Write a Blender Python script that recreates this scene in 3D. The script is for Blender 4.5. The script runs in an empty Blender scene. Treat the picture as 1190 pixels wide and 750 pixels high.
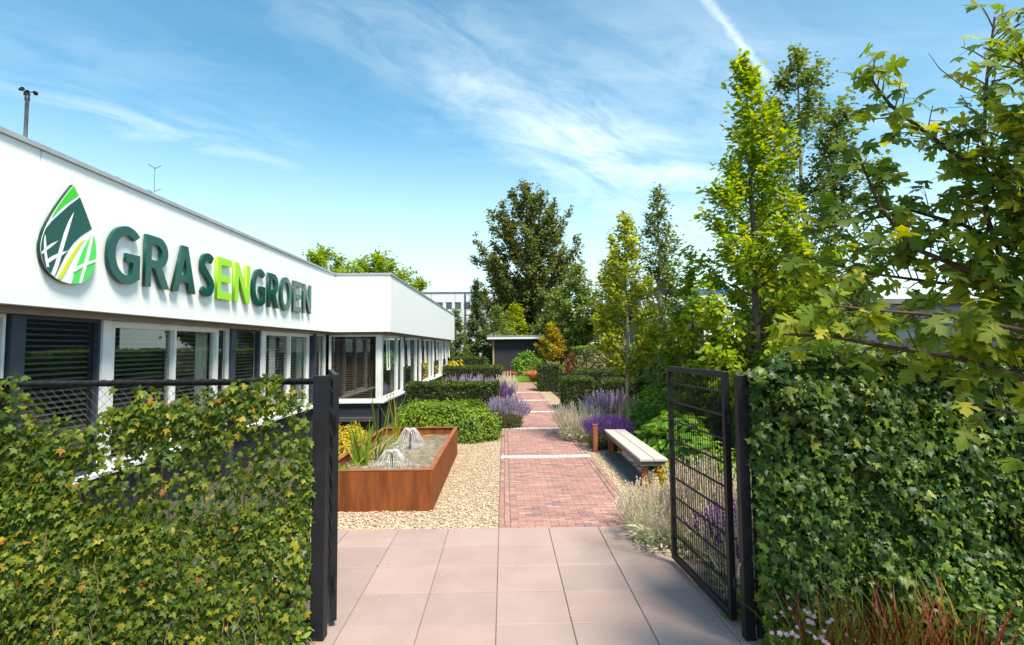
import bpy, math, random
import numpy as np
from mathutils import Vector, Matrix

# ------------------------------------------------------------------ camera, sky, sun
scene = bpy.context.scene
COL = scene.collection
PW, PH = 1190.0, 750.0
YAW, PITCH, ROLL, FPX, CAMX, CAMH, PPY = .0148, .0652, -.0088, 662.0, .08, 2.18, 360.0
fwd = Vector((math.sin(YAW) * math.cos(PITCH), math.cos(YAW) * math.cos(PITCH), math.sin(PITCH)))
r0 = Vector((math.cos(YAW), -math.sin(YAW), 0)); u0 = r0.cross(fwd)
rgt = r0 * math.cos(ROLL) + u0 * math.sin(ROLL); upv = -r0 * math.sin(ROLL) + u0 * math.cos(ROLL)
CAM = Vector((CAMX, 0, CAMH))
cd = bpy.data.cameras.new('camera'); cam = bpy.data.objects.new('camera', cd); COL.objects.link(cam)
cd.sensor_width = 36; cd.lens = FPX / PW * 36; cd.shift_y = -(PH / 2 - PPY) / PW
cd.clip_start = .05; cd.clip_end = 3000
m = Matrix((rgt, upv, -fwd)).transposed().to_4x4(); m.translation = CAM
cam.matrix_world = m
scene.camera = cam

def ray(px, py): return fwd + rgt * ((px - PW / 2) / FPX) + upv * ((PPY - py) / FPX)
def at(px, py, Y): d = ray(px, py); return CAM + d * (Y / d.y)
def at_x(px, py, X): d = ray(px, py); return CAM + d * ((X - CAMX) / d.x)
def gnd(px, py, Z=0.0): d = ray(px, py); return CAM + d * ((Z - CAMH) / d.z)

SUN = Vector((.44, -.58, 1.22)).normalized()
sl = bpy.data.lights.new('sun', 'SUN'); so = bpy.data.objects.new('sun', sl); COL.objects.link(so)
sl.energy = 3.7; sl.angle = math.radians(15); sl.color = (1, .91, .77)
so.rotation_euler = SUN.to_track_quat('Z', 'Y').to_euler(); so.location = (20, -8, 26)

world = bpy.data.worlds.new('World'); scene.world = world; world.use_nodes = True
wt = world.node_tree; wt.nodes.clear()
def wn(t, **k):
    n = wt.nodes.new(t)
    for a, b in k.items(): setattr(n, a, b)
    return n
wl = wt.links.new
sky = wn('ShaderNodeTexSky', sky_type='NISHITA', sun_disc=False, sun_elevation=math.asin(SUN.z),
         sun_rotation=math.atan2(SUN.x, SUN.y), air_density=1.0, dust_density=.6, ozone_density=2.2)
tc = wn('ShaderNodeTexCoord')
sep = wn('ShaderNodeSeparateXYZ'); wl(tc.outputs['Generated'], sep.inputs[0])
def wmath(op, a, b=None, c=None, clamp=False):
    n = wn('ShaderNodeMath', operation=op, use_clamp=clamp)
    for i, v in enumerate((a, b, c)):
        if v is None: continue
        if hasattr(v, 'default_value'): wl(v, n.inputs[i])
        else: n.inputs[i].default_value = v
    return n.outputs[0]
zc = wmath('MAXIMUM', sep.outputs[2], .04)
zc = wmath('ADD', zc, .10)
cx = wmath('DIVIDE', sep.outputs[0], zc); cy = wmath('DIVIDE', sep.outputs[1], zc)
comb = wn('ShaderNodeCombineXYZ'); wl(cx, comb.inputs[0]); wl(cy, comb.inputs[1])
def wnoise(loc, rot, sc, scale, detail, rough, dist=0):
    mp = wn('ShaderNodeMapping'); wl(comb.outputs[0], mp.inputs[0])
    mp.inputs['Location'].default_value = loc; mp.inputs['Rotation'].default_value = (0, 0, rot); mp.inputs['Scale'].default_value = sc
    n = wn('ShaderNodeTexNoise'); wl(mp.outputs[0], n.inputs['Vector'])
    n.inputs['Scale'].default_value = scale; n.inputs['Detail'].default_value = detail; n.inputs['Roughness'].default_value = rough
    n.inputs['Distortion'].default_value = dist
    return n.outputs[0]
def wramp(v, a, b):
    n = wn('ShaderNodeMapRange', interpolation_type='SMOOTHSTEP'); wl(v, n.inputs[0])
    n.inputs[1].default_value = a; n.inputs[2].default_value = b
    return n.outputs[0]
big = wramp(wnoise((3.1, 1.7, 0), .5, (.55, 1, 1), .55, 3, .5), .33, .58)
fine = wramp(wnoise((0.4, 2.3, 0), .62, (.38, 1.5, 1), 1.9, 9, .62, .6), .40, .80)
soft = wramp(wnoise((7.0, .3, 0), .4, (.4, 1, 1), .8, 5, .5, .3), .45, .85)
cl = wmath('MULTIPLY', big, wmath('MULTIPLY_ADD', fine, 1.0, .22))
cl = wmath('ADD', wmath('MULTIPLY', cl, .95), wmath('MULTIPLY', soft, .30))
# wisps of cirrus: each a soft patch of sky broken up by streaky noise
def patch(c_px, d_px, a, b_, strength, sc, seed):
    c_ = ray(*c_px).normalized(); e1 = ray(*d_px).normalized() - c_; e1 = (e1 - c_ * e1.dot(c_)).normalized(); e2 = c_.cross(e1)
    def dot(v):
        n = wn('ShaderNodeVectorMath', operation='DOT_PRODUCT'); wl(tc.outputs['Generated'], n.inputs[0]); n.inputs[1].default_value = v; return n.outputs['Value']
    u_, v_, w_ = dot(e1), dot(e2), dot(c_)
    cb = wn('ShaderNodeCombineXYZ'); wl(u_, cb.inputs[0]); wl(wmath('MULTIPLY', v_, sc[1]), cb.inputs[1]); cb.inputs[2].default_value = seed
    wl(wmath('MULTIPLY', u_, sc[0]), cb.inputs[0])
    n = wn('ShaderNodeTexNoise'); wl(cb.outputs[0], n.inputs['Vector']); n.inputs['Scale'].default_value = 1.0; n.inputs['Detail'].default_value = 5
    n.inputs['Roughness'].default_value = .62; n.inputs['Distortion'].default_value = .9
    q = wmath('ADD', wmath('POWER', wmath('ABSOLUTE', wmath('DIVIDE', u_, a)), 2.0), wmath('POWER', wmath('ABSOLUTE', wmath('DIVIDE', v_, b_)), 2.0))
    q = wmath('POWER', 2.718, wmath('MULTIPLY', q, -1.0))
    f = wmath('MULTIPLY', wramp(wmath('MULTIPLY_ADD', q, .22, n.outputs[0]), .46, .86), wmath('MULTIPLY', q, strength * .33))
    return wmath('MULTIPLY', f, wramp(w_, 0, .2))
cl = wmath('MULTIPLY', cl, .30)
for pa in (((745, 195), (880, 240), .34, .13, 1.25, (5, 14), 1.3), ((660, 150), (760, 185), .20, .06, .9, (7, 22), 4.1), ((215, 162), (340, 192), .26, .045, .95, (5, 24), 7.7), ((120, 70), (300, 110), .35, .06, .35, (4, 18), 9.2),
           ((500, 50), (640, 110), .34, .09, .55, (6, 16), 11.4), ((545, 100), (560, 90), .06, .05, .5, (14, 26), 13.1), ((830, 60), (900, 90), .25, .10, .45, (6, 14), 15.9), ((470, 285), (600, 300), .30, .07, .8, (5, 18), 17.5), ((760, 290), (860, 290), .25, .06, .8, (5, 16), 19.5)):
    cl = wmath('ADD', cl, patch(*pa))
# vapour trail
ta, tb = ray(812, -12).normalized(), ray(893, 92).normalized()
tn = ta.cross(tb).normalized(); tm = (ta + tb).normalized()
vd = wn('ShaderNodeVectorMath', operation='DOT_PRODUCT'); wl(tc.outputs['Generated'], vd.inputs[0]); vd.inputs[1].default_value = tn
vm = wn('ShaderNodeVectorMath', operation='DOT_PRODUCT'); wl(tc.outputs['Generated'], vm.inputs[0]); vm.inputs[1].default_value = tm
tw = wnoise((0, 0, 0), 0, (1, 1, 1), 22, 4, .6)
dd = wmath('ADD', wmath('ABSOLUTE', vd.outputs['Value']), wmath('MULTIPLY', wmath('SUBTRACT', tw, .5), .020))
tr = wn('ShaderNodeMapRange', interpolation_type='SMOOTHSTEP'); wl(dd, tr.inputs[0])
tr.inputs[1].default_value = .0095; tr.inputs[2].default_value = .0005
tl = wramp(vm.outputs['Value'], math.cos(ta.angle(tb) * .62), math.cos(ta.angle(tb) * .40))
trail = wmath('MULTIPLY', wmath('MULTIPLY', tr.outputs[0], tl), wmath('MULTIPLY_ADD', tw, .8, -.10))
cl = wmath('ADD', cl, trail, clamp=True)
hz = wn('ShaderNodeMapRange', interpolation_type='SMOOTHSTEP'); wl(sep.outputs[2], hz.inputs[0])
hz.inputs[1].default_value = .42; hz.inputs[2].default_value = -.02; hz.inputs[4].default_value = .72
cl = wmath('MAXIMUM', cl, hz.outputs[0], clamp=True)
tint = wn('ShaderNodeMixRGB', blend_type='MULTIPLY'); tint.inputs[0].default_value = 1
wl(sky.outputs[0], tint.inputs[1]); tint.inputs[2].default_value = (.45, .77, .73, 1)
mixc = wn('ShaderNodeMixRGB'); wl(cl, mixc.inputs[0]); wl(tint.outputs[0], mixc.inputs[1]); mixc.inputs[2].default_value = (4.5, 4.95, 4.85, 1)
bg = wn('ShaderNodeBackground'); wl(mixc.outputs[0], bg.inputs[0]); bg.inputs[1].default_value = .15
wo = wn('ShaderNodeOutputWorld'); wl(bg.outputs[0], wo.inputs[0])

scene.view_settings.view_transform = 'Standard'; scene.view_settings.look = 'None'
scene.view_settings.exposure = 1.05; scene.view_settings.gamma = 1; scene.view_settings.use_curve_mapping = False
scene.render.engine = 'CYCLES'
scene.cycles.max_bounces = 8; scene.cycles.transparent_max_bounces = 12

# ------------------------------------------------------------------ helpers
RNG = np.random.default_rng(7)
random.seed(7)

def link(o, parent=None):
    COL.objects.link(o)
    if parent is not None:
        o.parent = parent; o.matrix_parent_inverse = parent_inv(parent)
    return o
def parent_inv(p): return p.matrix_basis.inverted()
def tag(o, label, cat, group=None, kind=None):
    o['label'] = label; o['category'] = cat
    if group: o['group'] = group
    if kind: o['kind'] = kind
    return o
def thing(name, label, cat, loc=(0, 0, 0), group=None):
    o = bpy.data.objects.new(name, None); o.empty_display_size = .2; o.location = loc; COL.objects.link(o)
    return tag(o, label, cat, group)
def np_mesh(name, V, F, smooth=False):
    V = np.asarray(V, np.float32); me = bpy.data.meshes.new(name)
    F = np.asarray(F, np.int32); k = F.shape[1]
    me.vertices.add(len(V)); me.vertices.foreach_set('co', V.ravel())
    me.loops.add(F.size); me.loops.foreach_set('vertex_index', F.ravel())
    me.polygons.add(len(F)); me.polygons.foreach_set('loop_start', np.arange(0, F.size, k, dtype=np.int32))
    me.polygons.foreach_set('loop_total', np.full(len(F), k, np.int32))
    if smooth: me.polygons.foreach_set('use_smooth', np.ones(len(F), bool))
    me.update(calc_edges=True); me.validate()
    return me
def obj(name, me, material, parent=None, loc=None):
    if not me.materials: me.materials.append(material)
    o = bpy.data.objects.new(name, me)
    if loc is not None: o.location = loc
    return link(o, parent)

class MB:
    """collects boxes, prisms and tubes into one mesh"""
    def __init__(s): s.v = []; s.f = []
    def box(s, a, b, bev=0.0):
        x0, y0, z0 = [min(p, q) for p, q in zip(a, b)]; x1, y1, z1 = [max(p, q) for p, q in zip(a, b)]
        n = len(s.v)
        if bev <= 0:
            s.v += [(x0, y0, z0), (x1, y0, z0), (x1, y1, z0), (x0, y1, z0), (x0, y0, z1), (x1, y0, z1), (x1, y1, z1), (x0, y1, z1)]
            s.f += [tuple(n + i for i in q) for q in ((3, 2, 1, 0), (4, 5, 6, 7), (0, 1, 5, 4), (1, 2, 6, 5), (2, 3, 7, 6), (3, 0, 4, 7))]
        else:
            e = bev
            for z, i in ((z0, 0), (z1 - e, 0), (z1, e)):
                s.v += [(x0 + i, y0 + i, z), (x1 - i, y0 + i, z), (x1 - i, y1 - i, z), (x0 + i, y1 - i, z)]
            s.f.append((n + 3, n + 2, n + 1, n))
            for k in (0, 4):
                for j in range(4): s.f.append((n + k + j, n + k + (j + 1) % 4, n + k + 4 + (j + 1) % 4, n + k + 4 + j))
            s.f.append((n + 8, n + 9, n + 10, n + 11))
        return s
    def hexa(s, p):
        n = len(s.v); s.v += [tuple(q) for q in p]
        s.f += [tuple(n + i for i in q) for q in ((3, 2, 1, 0), (4, 5, 6, 7), (0, 1, 5, 4), (1, 2, 6, 5), (2, 3, 7, 6), (3, 0, 4, 7))]
        return s
    def tube(s, pts, rad, n=6, cap=True):
        pts = [Vector(p) for p in pts]; base = len(s.v)
        if not hasattr(rad, '__len__'): rad = [rad] * len(pts)
        ref = Vector((0, 0, 1)) if abs((pts[-1] - pts[0]).normalized().z) < .9 else Vector((1, 0, 0))
        for i, p in enumerate(pts):
            d = (pts[min(i + 1, len(pts) - 1)] - pts[max(i - 1, 0)]).normalized()
            a = d.cross(ref).normalized(); b = d.cross(a)
            for k in range(n):
                t = 2 * math.pi * k / n
                s.v.append(tuple(p + (a * math.cos(t) + b * math.sin(t)) * rad[i]))
        for i in range(len(pts) - 1):
            for k in range(n):
                q = base + i * n
                s.f.append((q + k, q + (k + 1) % n, q + n + (k + 1) % n, q + n + k))
        if cap:
            s.f.append(tuple(base + k for k in range(n)))
            s.f.append(tuple(base + (len(pts) - 1) * n + k for k in reversed(range(n))))
        return s
    def prism(s, poly, mapf, d0, d1):
        """poly: 2D points, mapf(u,v,d) -> xyz"""
        n = len(s.v); k = len(poly)
        s.v += [tuple(mapf(u, v, d0)) for u, v in poly] + [tuple(mapf(u, v, d1)) for u, v in poly]
        s.f.append(tuple(n + i for i in reversed(range(k)))); s.f.append(tuple(n + k + i for i in range(k)))
        for i in range(k): s.f.append((n + i, n + (i + 1) % k, n + k + (i + 1) % k, n + k + i))
        return s
    def mesh(s, name, smooth=False):
        me = bpy.data.meshes.new(name); me.from_pydata(s.v, [], s.f)
        if smooth: me.polygons.foreach_set('use_smooth', [True] * len(me.polygons))
        me.update(); return me
    def build(s, name, material, parent=None, smooth=False, loc=None):
        return obj(name, s.mesh(name, smooth), material, parent, loc)

def bevel_mod(o, w=.004, seg=2):
    b = o.modifiers.new('bevel', 'BEVEL'); b.width = w; b.segments = seg; b.limit_method = 'ANGLE'
    return o

# ------------------------------------------------------------------ materials
MATS = {}
def nodes_of(name):
    mt = bpy.data.materials.new(name); mt.use_nodes = True; MATS[name] = mt
    nt = mt.node_tree; return mt, nt, nt.nodes['Principled BSDF']
def rnd_node(nt):
    g = nt.nodes.new('ShaderNodeNewGeometry'); o = nt.nodes.new('ShaderNodeObjectInfo')
    a = nt.nodes.new('ShaderNodeMath'); a.operation = 'ADD'
    nt.links.new(g.outputs['Random Per Island'], a.inputs[0]); nt.links.new(o.outputs['Random'], a.inputs[1])
    f = nt.nodes.new('ShaderNodeMath'); f.operation = 'FRACT'; nt.links.new(a.outputs[0], f.inputs[0])
    return f.outputs[0]
def ramp_node(nt, src, stops):
    r = nt.nodes.new('ShaderNodeValToRGB'); nt.links.new(src, r.inputs[0])
    e = r.color_ramp.elements
    while len(e) < len(stops): e.new(.5)
    for i, (p, c) in enumerate(stops): e[i].position = p; e[i].color = (*c, 1)
    return r.outputs[0]
def pos_noise(nt, scale, detail=4, rough=.55, stretch=None, dist=0):
    g = nt.nodes.new('ShaderNodeNewGeometry'); src = g.outputs['Position']
    if stretch:
        mp = nt.nodes.new('ShaderNodeMapping'); nt.links.new(src, mp.inputs[0]); mp.inputs['Scale'].default_value = stretch; src = mp.outputs[0]
    n = nt.nodes.new('ShaderNodeTexNoise'); nt.links.new(src, n.inputs['Vector'])
    n.inputs['Scale'].default_value = scale; n.inputs['Detail'].default_value = detail; n.inputs['Roughness'].default_value = rough
    n.inputs['Distortion'].default_value = dist
    return n.outputs[0]
def mixcol(nt, fac, a, b, mode='MIX'):
    x = nt.nodes.new('ShaderNodeMixRGB'); x.blend_type = mode
    for i, v in enumerate((fac, a, b)):
        if hasattr(v, 'default_value'): nt.links.new(v, x.inputs[i])
        elif i == 0: x.inputs[0].default_value = v
        else: x.inputs[i].default_value = (*v, 1)
    return x.outputs[0]
def bump(nt, p, h, strength, dist=.01):
    b = nt.nodes.new('ShaderNodeBump'); nt.links.new(h, b.inputs['Height'])
    b.inputs['Strength'].default_value = strength; b.inputs['Distance'].default_value = dist
    nt.links.new(b.outputs[0], p.inputs['Normal'])
def maprange(nt, v, a, b, c=0, d=1):
    n = nt.nodes.new('ShaderNodeMapRange'); nt.links.new(v, n.inputs[0])
    for i, q in enumerate((a, b, c, d)): n.inputs[i + 1].default_value = q
    return n.outputs[0]
def mat(name, c, c2=None, rough=.6, spec=.4, scale=6, detail=5, metal=0, bmp=None, stretch=None, piece=None, coat=0, lo=.35, hi=.65):
    """plain surface: colour c..c2 by noise; piece = list of ramp stops per separate piece, multiplied in"""
    mt, nt, p = nodes_of(name)
    p.inputs['Roughness'].default_value = rough; p.inputs['Specular IOR Level'].default_value = spec; p.inputs['Metallic'].default_value = metal
    p.inputs['Coat Weight'].default_value = coat
    out = None
    if piece: out = ramp_node(nt, rnd_node(nt), piece)
    if c2 is not None:
        n = maprange(nt, pos_noise(nt, scale, detail, .6, stretch), lo, hi)
        col = mixcol(nt, n, c, c2)
        out = mixcol(nt, 1, out, col, 'MULTIPLY') if out else col
    if out: nt.links.new(out, p.inputs['Base Color'])
    else: p.inputs['Base Color'].default_value = (*c, 1)
    if bmp: bump(nt, p, pos_noise(nt, bmp[0], 4, .6, stretch), bmp[1], bmp[2] if len(bmp) > 2 else .01)
    return mt
def leafmat(name, stops, trans=.35, tcol=1.5, rough=.5, spec=.25, lift=1.22, wr=1.24, wb=.75):
    mt, nt, p = nodes_of(name)
    col = ramp_node(nt, rnd_node(nt), [(p_, (min(c_[0] * lift * wr, .85), min(c_[1] * lift, .85), c_[2] * lift * wb)) for p_, c_ in stops])
    big = maprange(nt, pos_noise(nt, 1.3, 2), .3, .7, .8, 1.15)
    hs = nt.nodes.new('ShaderNodeHueSaturation'); nt.links.new(col, hs.inputs['Color']); nt.links.new(big, hs.inputs['Value'])
    nt.links.new(hs.outputs[0], p.inputs['Base Color']); p.inputs['Roughness'].default_value = rough
    p.inputs['Specular IOR Level'].default_value = spec
    t = nt.nodes.new('ShaderNodeBsdfTranslucent')
    h2 = nt.nodes.new('ShaderNodeHueSaturation'); nt.links.new(hs.outputs[0], h2.inputs['Color']); h2.inputs['Value'].default_value = tcol
    h2.inputs['Hue'].default_value = .485; h2.inputs['Saturation'].default_value = 1.1
    nt.links.new(h2.outputs[0], t.inputs[0])
    mx = nt.nodes.new('ShaderNodeMixShader'); mx.inputs[0].default_value = trans
    nt.links.new(p.outputs[0], mx.inputs[1]); nt.links.new(t.outputs[0], mx.inputs[2])
    nt.links.new(mx.outputs[0], nt.nodes['Material Output'].inputs[0])
    return mt

M = {}
M['ground'] = mat('soil', (.055, .045, .03), (.07, .085, .03), rough=.95, scale=.6, bmp=(14, .6, .03))
M['tile'] = mat('tile_stone', (.43, .312, .275), (.35, .25, .22), rough=.62, spec=.35, scale=2.2, detail=8, bmp=(160, .12, .004),
                piece=[(0, (.82, .84, .86)), (.5, (1, 1, 1)), (1, (.93, .88, .88))], lo=.25, hi=.75)
M['joint'] = mat('joint_sand', (.30, .22, .17), (.20, .15, .115), rough=.95, scale=20)
M['brick'] = mat('clinker', (1, 1, 1), (.72, .72, .74), rough=.8, spec=.25, scale=28, bmp=(70, .5, .006),
                 piece=[(0, (.36, .19, .155)), (.3, (.43, .24, .20)), (.55, (.40, .215, .18)), (.72, (.49, .30, .24)), (.86, (.31, .18, .165)), (1, (.24, .175, .175))])
M['sett'] = mat('white_sett', (.80, .77, .74), (.66, .63, .6), rough=.8, scale=30, bmp=(60, .5, .006), piece=[(0, (.8, .8, .8)), (1, (1, 1, 1))])
M['pebble'] = mat('pebble', (1, 1, 1), (.85, .82, .8), rough=.75, scale=40,
                  piece=[(0, (.46, .34, .22)), (.35, (.58, .46, .33)), (.6, (.66, .56, .43)), (.8, (.50, .37, .25)), (.93, (.72, .65, .56)), (1, (.22, .16, .115))])
M['gravelbed'] = mat('gravel_bed', (.46, .33, .2), (.30, .21, .125), rough=.95, scale=60, bmp=(70, .8, .02))
M['corten'] = mat('corten', (.29, .085, .024), (.13, .038, .013), rough=.78, spec=.2, scale=3.2, detail=9, stretch=(2.4, 2.4, .35), bmp=(90, .2, .003))
M['cortenrim'] = mat('corten_rim', (.36, .12, .045), (.25, .075, .03), rough=.7, spec=.25, scale=8, bmp=(90, .2, .003))
M['steel'] = mat('black_steel', (.008, .008, .010), (.013, .013, .016), rough=.5, spec=.3, scale=10)
M['white'] = mat('white_panel', (.88, .875, .86), (.83, .82, .80), rough=.45, spec=.4, scale=3, stretch=(1, 1, .12), detail=7, lo=.45, hi=.8)
M['whiteframe'] = mat('white_frame', (.78, .76, .74), (.70, .68, .65), rough=.4, scale=6)
M['coping'] = mat('zinc_coping', (.42, .42, .42), (.5, .5, .5), rough=.4, metal=.4, scale=5)
M['taupe'] = mat('taupe_box', (.30, .245, .21), (.25, .20, .17), rough=.6, scale=5)
M['navy'] = mat('navy_cladding', (.020, .022, .032), (.032, .034, .046), rough=.55, scale=5, stretch=(.4, .4, 8))
M['navycol'] = mat('navy_column', (.035, .042, .065), (.045, .052, .075), rough=.5, scale=5)
M['room'] = mat('room_wall', (.16, .14, .12), (.12, .105, .09), rough=.9, scale=1)
M['carpet'] = mat('room_floor', (.05, .05, .055), (.07, .07, .07), rough=.95, scale=4)
M['slat'] = mat('blind_slat', (.24, .23, .215), (.28, .265, .25), rough=.5, scale=5)
M['slatbrown'] = mat('blind_slat_brown', (.16, .10, .075), (.2, .125, .09), rough=.55, scale=5)
M['curtain'] = mat('white_curtain', (.72, .70, .67), (.62, .6, .57), rough=.8, scale=6, stretch=(1, 9, .2))
M['roof'] = mat('roof_felt', (.12, .12, .12), (.2, .2, .19), rough=.9, scale=2)
M['bench'] = mat('bench_plank', (.52, .48, .45), (.42, .385, .36), rough=.7, spec=.25, scale=9, stretch=(10, .7, 10), bmp=(40, .25, .004))
M['benchside'] = mat('bench_frame', (.10, .095, .09), (.15, .14, .13), rough=.6, scale=8)
M['slate'] = mat('slate_slab', (.075, .08, .09), (.10, .105, .115), rough=.6, scale=5, bmp=(60, .2, .004))
M['oak'] = mat('corten_post', (.34, .115, .045), (.20, .06, .028), rough=.75, scale=9, stretch=(1, 1, .3))
M['bark'] = mat('bark', (.13, .095, .065), (.065, .048, .034), rough=.9, scale=12, stretch=(1, 1, .25), bmp=(18, .7, .02))
M['barkpale'] = mat('bark_pale', (.36, .29, .22), (.22, .17, .12), rough=.85, scale=14, stretch=(1, 1, .3), bmp=(20, .5, .01))
M['guard'] = mat('reed_guard', (.48, .35, .19), (.34, .235, .12), rough=.85, scale=20, stretch=(1, 1, .1))
M['twig'] = mat('twig', (.10, .055, .035), (.06, .035, .025), rough=.8, scale=20)
M['stem'] = mat('ivy_stem', (.22, .15, .09), (.12, .08, .05), rough=.9, scale=18)
M['core'] = mat('dark_filler', (.018, .022, .010), (.03, .026, .014), rough=.95, scale=8)  # near-black filler, shade inside the hedges put into its colour
M['shed'] = mat('shed_board', (.022, .022, .026), (.04, .038, .04), rough=.75, scale=5, stretch=(.5, .5, 6))
M['pine'] = mat('pine_post', (.50, .33, .19), (.42, .27, .15), rough=.7, scale=8, stretch=(1, 1, .2))
M['facade'] = mat('office_facade', (.68, .68, .68), (.62, .62, .63), rough=.7, scale=.5)
M['beige'] = mat('beige_wall', (.58, .42, .27), (.52, .37, .24), rough=.8, scale=.8)
M['blue'] = mat('blue_frame', (.03, .10, .28), (.04, .13, .33), rough=.5, scale=1)
M['slatewall'] = mat('slate_cladding', (.035, .042, .062), (.045, .052, .075), rough=.6, scale=1, stretch=(6, 6, .2))
M['redwall'] = mat('red_brick_far', (.26, .07, .05), (.2, .05, .04), rough=.85, scale=3)
M['lime'] = mat('lime_acrylic', (.33, .72, .005), rough=.25, spec=.5)
M['deepgreen'] = mat('deep_green_acrylic', (.001, .068, .048), rough=.10, spec=.35)
M['signside'] = mat('sign_side', (.002, .035, .028), rough=.35)
M['signwhite'] = mat('sign_white', (.84, .84, .84), rough=.35)
M['signgreen'] = mat('sign_green', (.05, .58, .015), rough=.3)
M['signmint'] = mat('sign_mint', (.09, .66, .10), rough=.3)
M['signyellow'] = mat('sign_yellow', (.66, .70, .006), rough=.3)
M['darkplastic'] = mat('dark_plastic', (.02, .02, .024), rough=.45)
M['greymetal'] = mat('grey_metal', (.25, .25, .26), (.35, .35, .35), rough=.45, metal=.5, scale=6)

G = lambda *s: [(p, c) for p, c in s]
L = {}
L['ivy'] = leafmat('ivy_dark', G((0, (.016, .042, .009)), (.45, (.032, .074, .012)), (.75, (.060, .115, .016)), (.93, (.10, .165, .02)), (1, (.17, .22, .028))), .22, 1.6, .42, .3, wr=1.12, lift=1.15)  # darker ivy of the right fence, its shade put into the leaf colour
L['ivylit'] = leafmat('ivy_sunlit', G((0, (.022, .055, .012)), (.35, (.050, .105, .018)), (.7, (.105, .165, .022)), (.93, (.18, .225, .028)), (.985, (.30, .28, .035)), (1, (.24, .10, .03))), .40, 1.6, .45, .25, wr=1.16, lift=1.15)  # lighter, yellower copy of the ivy, sunshine put into the leaf colour
L['hedgeivy'] = leafmat('ivy_hedge', G((0, (.028, .062, .014)), (.5, (.055, .11, .02)), (.85, (.11, .17, .03)), (1, (.24, .26, .05))), .3, 1.6, wr=1.15, lift=1.6)
L['yew'] = leafmat('yew', G((0, (.014, .034, .008)), (.6, (.032, .064, .012)), (.9, (.075, .105, .016)), (1, (.13, .14, .02))), .2, 1.5, .5, .3, wr=1.1, lift=1.6)
L['skimmia'] = leafmat('skimmia', G((0, (.06, .125, .014)), (.5, (.10, .185, .020)), (.85, (.155, .235, .03)), (1, (.23, .29, .04))), .33, 1.5, wr=1.1, lift=1.3)
L['maple'] = leafmat('maple', G((0, (.042, .09, .016)), (.45, (.075, .14, .020)), (.8, (.13, .195, .024)), (1, (.23, .27, .028))), .5, 1.8, .5, .25, lift=1.45)
L['brightleaf'] = leafmat('bright_leaf', G((0, (.085, .16, .016)), (.5, (.14, .225, .018)), (.85, (.215, .28, .02)), (1, (.32, .33, .03))), .45, 1.7, lift=1.4, wr=1.08)  # brighter leaf green of hornbeam, sapling, roofline trees and maple stalks
L['sapling'] = leafmat('sapling_leaf', G((0, (.10, .15, .018)), (.5, (.19, .235, .020)), (.85, (.29, .305, .022)), (1, (.38, .34, .03))), .42, 1.5, wr=1.0, lift=1.55)
L['poplar'] = leafmat('poplar_leaf', G((0, (.060, .082, .020)), (.5, (.10, .125, .032)), (.85, (.155, .172, .05)), (1, (.22, .22, .085))), .35, 1.6, .5, .25, wr=1.02, lift=1.3)
L['birch'] = leafmat('birch_leaf', G((0, (.055, .095, .020)), (.5, (.085, .132, .028)), (.85, (.13, .17, .042)), (1, (.20, .22, .075))), .38, 1.6, wr=1.05, lift=1.4)
L['pale'] = leafmat('pale_leaf', G((0, (.075, .115, .035)), (.5, (.125, .165, .045)), (1, (.21, .24, .08))), .35, 1.5, wr=1.0, lift=1.6)
L['conifer'] = leafmat('conifer_leaf', G((0, (.042, .075, .024)), (.6, (.075, .115, .035)), (1, (.13, .16, .05))), .25, 1.4, wr=1.0, lift=1.4)
L['orange'] = leafmat('orange_leaf', G((0, (.24, .23, .02)), (.5, (.34, .28, .025)), (1, (.40, .24, .03))), .38, 1.4, wr=1.0, lift=1.2)
L['yellow'] = leafmat('yellow_leaf', G((0, (.22, .24, .015)), (.5, (.36, .36, .02)), (1, (.46, .42, .04))), .38, 1.4)
L['fresh'] = leafmat('fresh_leaf', G((0, (.055, .135, .016)), (.5, (.095, .21, .022)), (1, (.19, .30, .04))), .35, 1.5, wr=1.1, lift=1.35)
L['grey'] = leafmat('woolly_leaf', G((0, (.27, .31, .21)), (.5, (.44, .47, .37)), (1, (.60, .60, .52))), .3, 1.2, .8, .2, wr=1.06, wb=0.82)
L['woolspike'] = leafmat('woolly_spike', G((0, (.46, .43, .38)), (.6, (.58, .55, .50)), (1, (.48, .36, .44))), .25, 1.2, .85, .2, wr=1.06, wb=0.82)
L['purple'] = leafmat('lavender_flower', G((0, (.10, .04, .19)), (.5, (.155, .065, .27)), (1, (.22, .11, .34))), .3, 1.3, .7, .2, wr=1.0, wb=1.0)
L['mauve'] = leafmat('pale_lavender_flower', G((0, (.24, .17, .28)), (.5, (.33, .25, .37)), (1, (.44, .37, .46))), .3, 1.3, .7, .2, wr=1.0, wb=1.0)
L['lavleaf'] = leafmat('lavender_leaf', G((0, (.07, .10, .05)), (.5, (.12, .155, .08)), (1, (.19, .21, .13))), .25, 1.3, .7, .2)
L['redgrass'] = leafmat('red_grass', G((0, (.05, .10, .015)), (.35, (.12, .16, .022)), (.6, (.12, .025, .02)), (.85, (.20, .03, .03)), (1, (.26, .20, .03))), .35, 1.5)
L['grass'] = leafmat('lawn_grass', G((0, (.09, .20, .012)), (1, (.16, .30, .02))), .3, 1.4)
L['tuft'] = leafmat('tuft_grass', G((0, (.055, .115, .016)), (.7, (.10, .18, .025)), (1, (.2, .25, .05))), .3, 1.4)
L['iris'] = leafmat('iris_leaf', G((0, (.07, .16, .02)), (.6, (.13, .24, .03)), (1, (.33, .34, .05))), .4, 1.5)
L['tan'] = leafmat('tan_grass', G((0, (.35, .22, .10)), (.6, (.45, .29, .15)), (1, (.38, .2, .12))), .35, 1.3)
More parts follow.
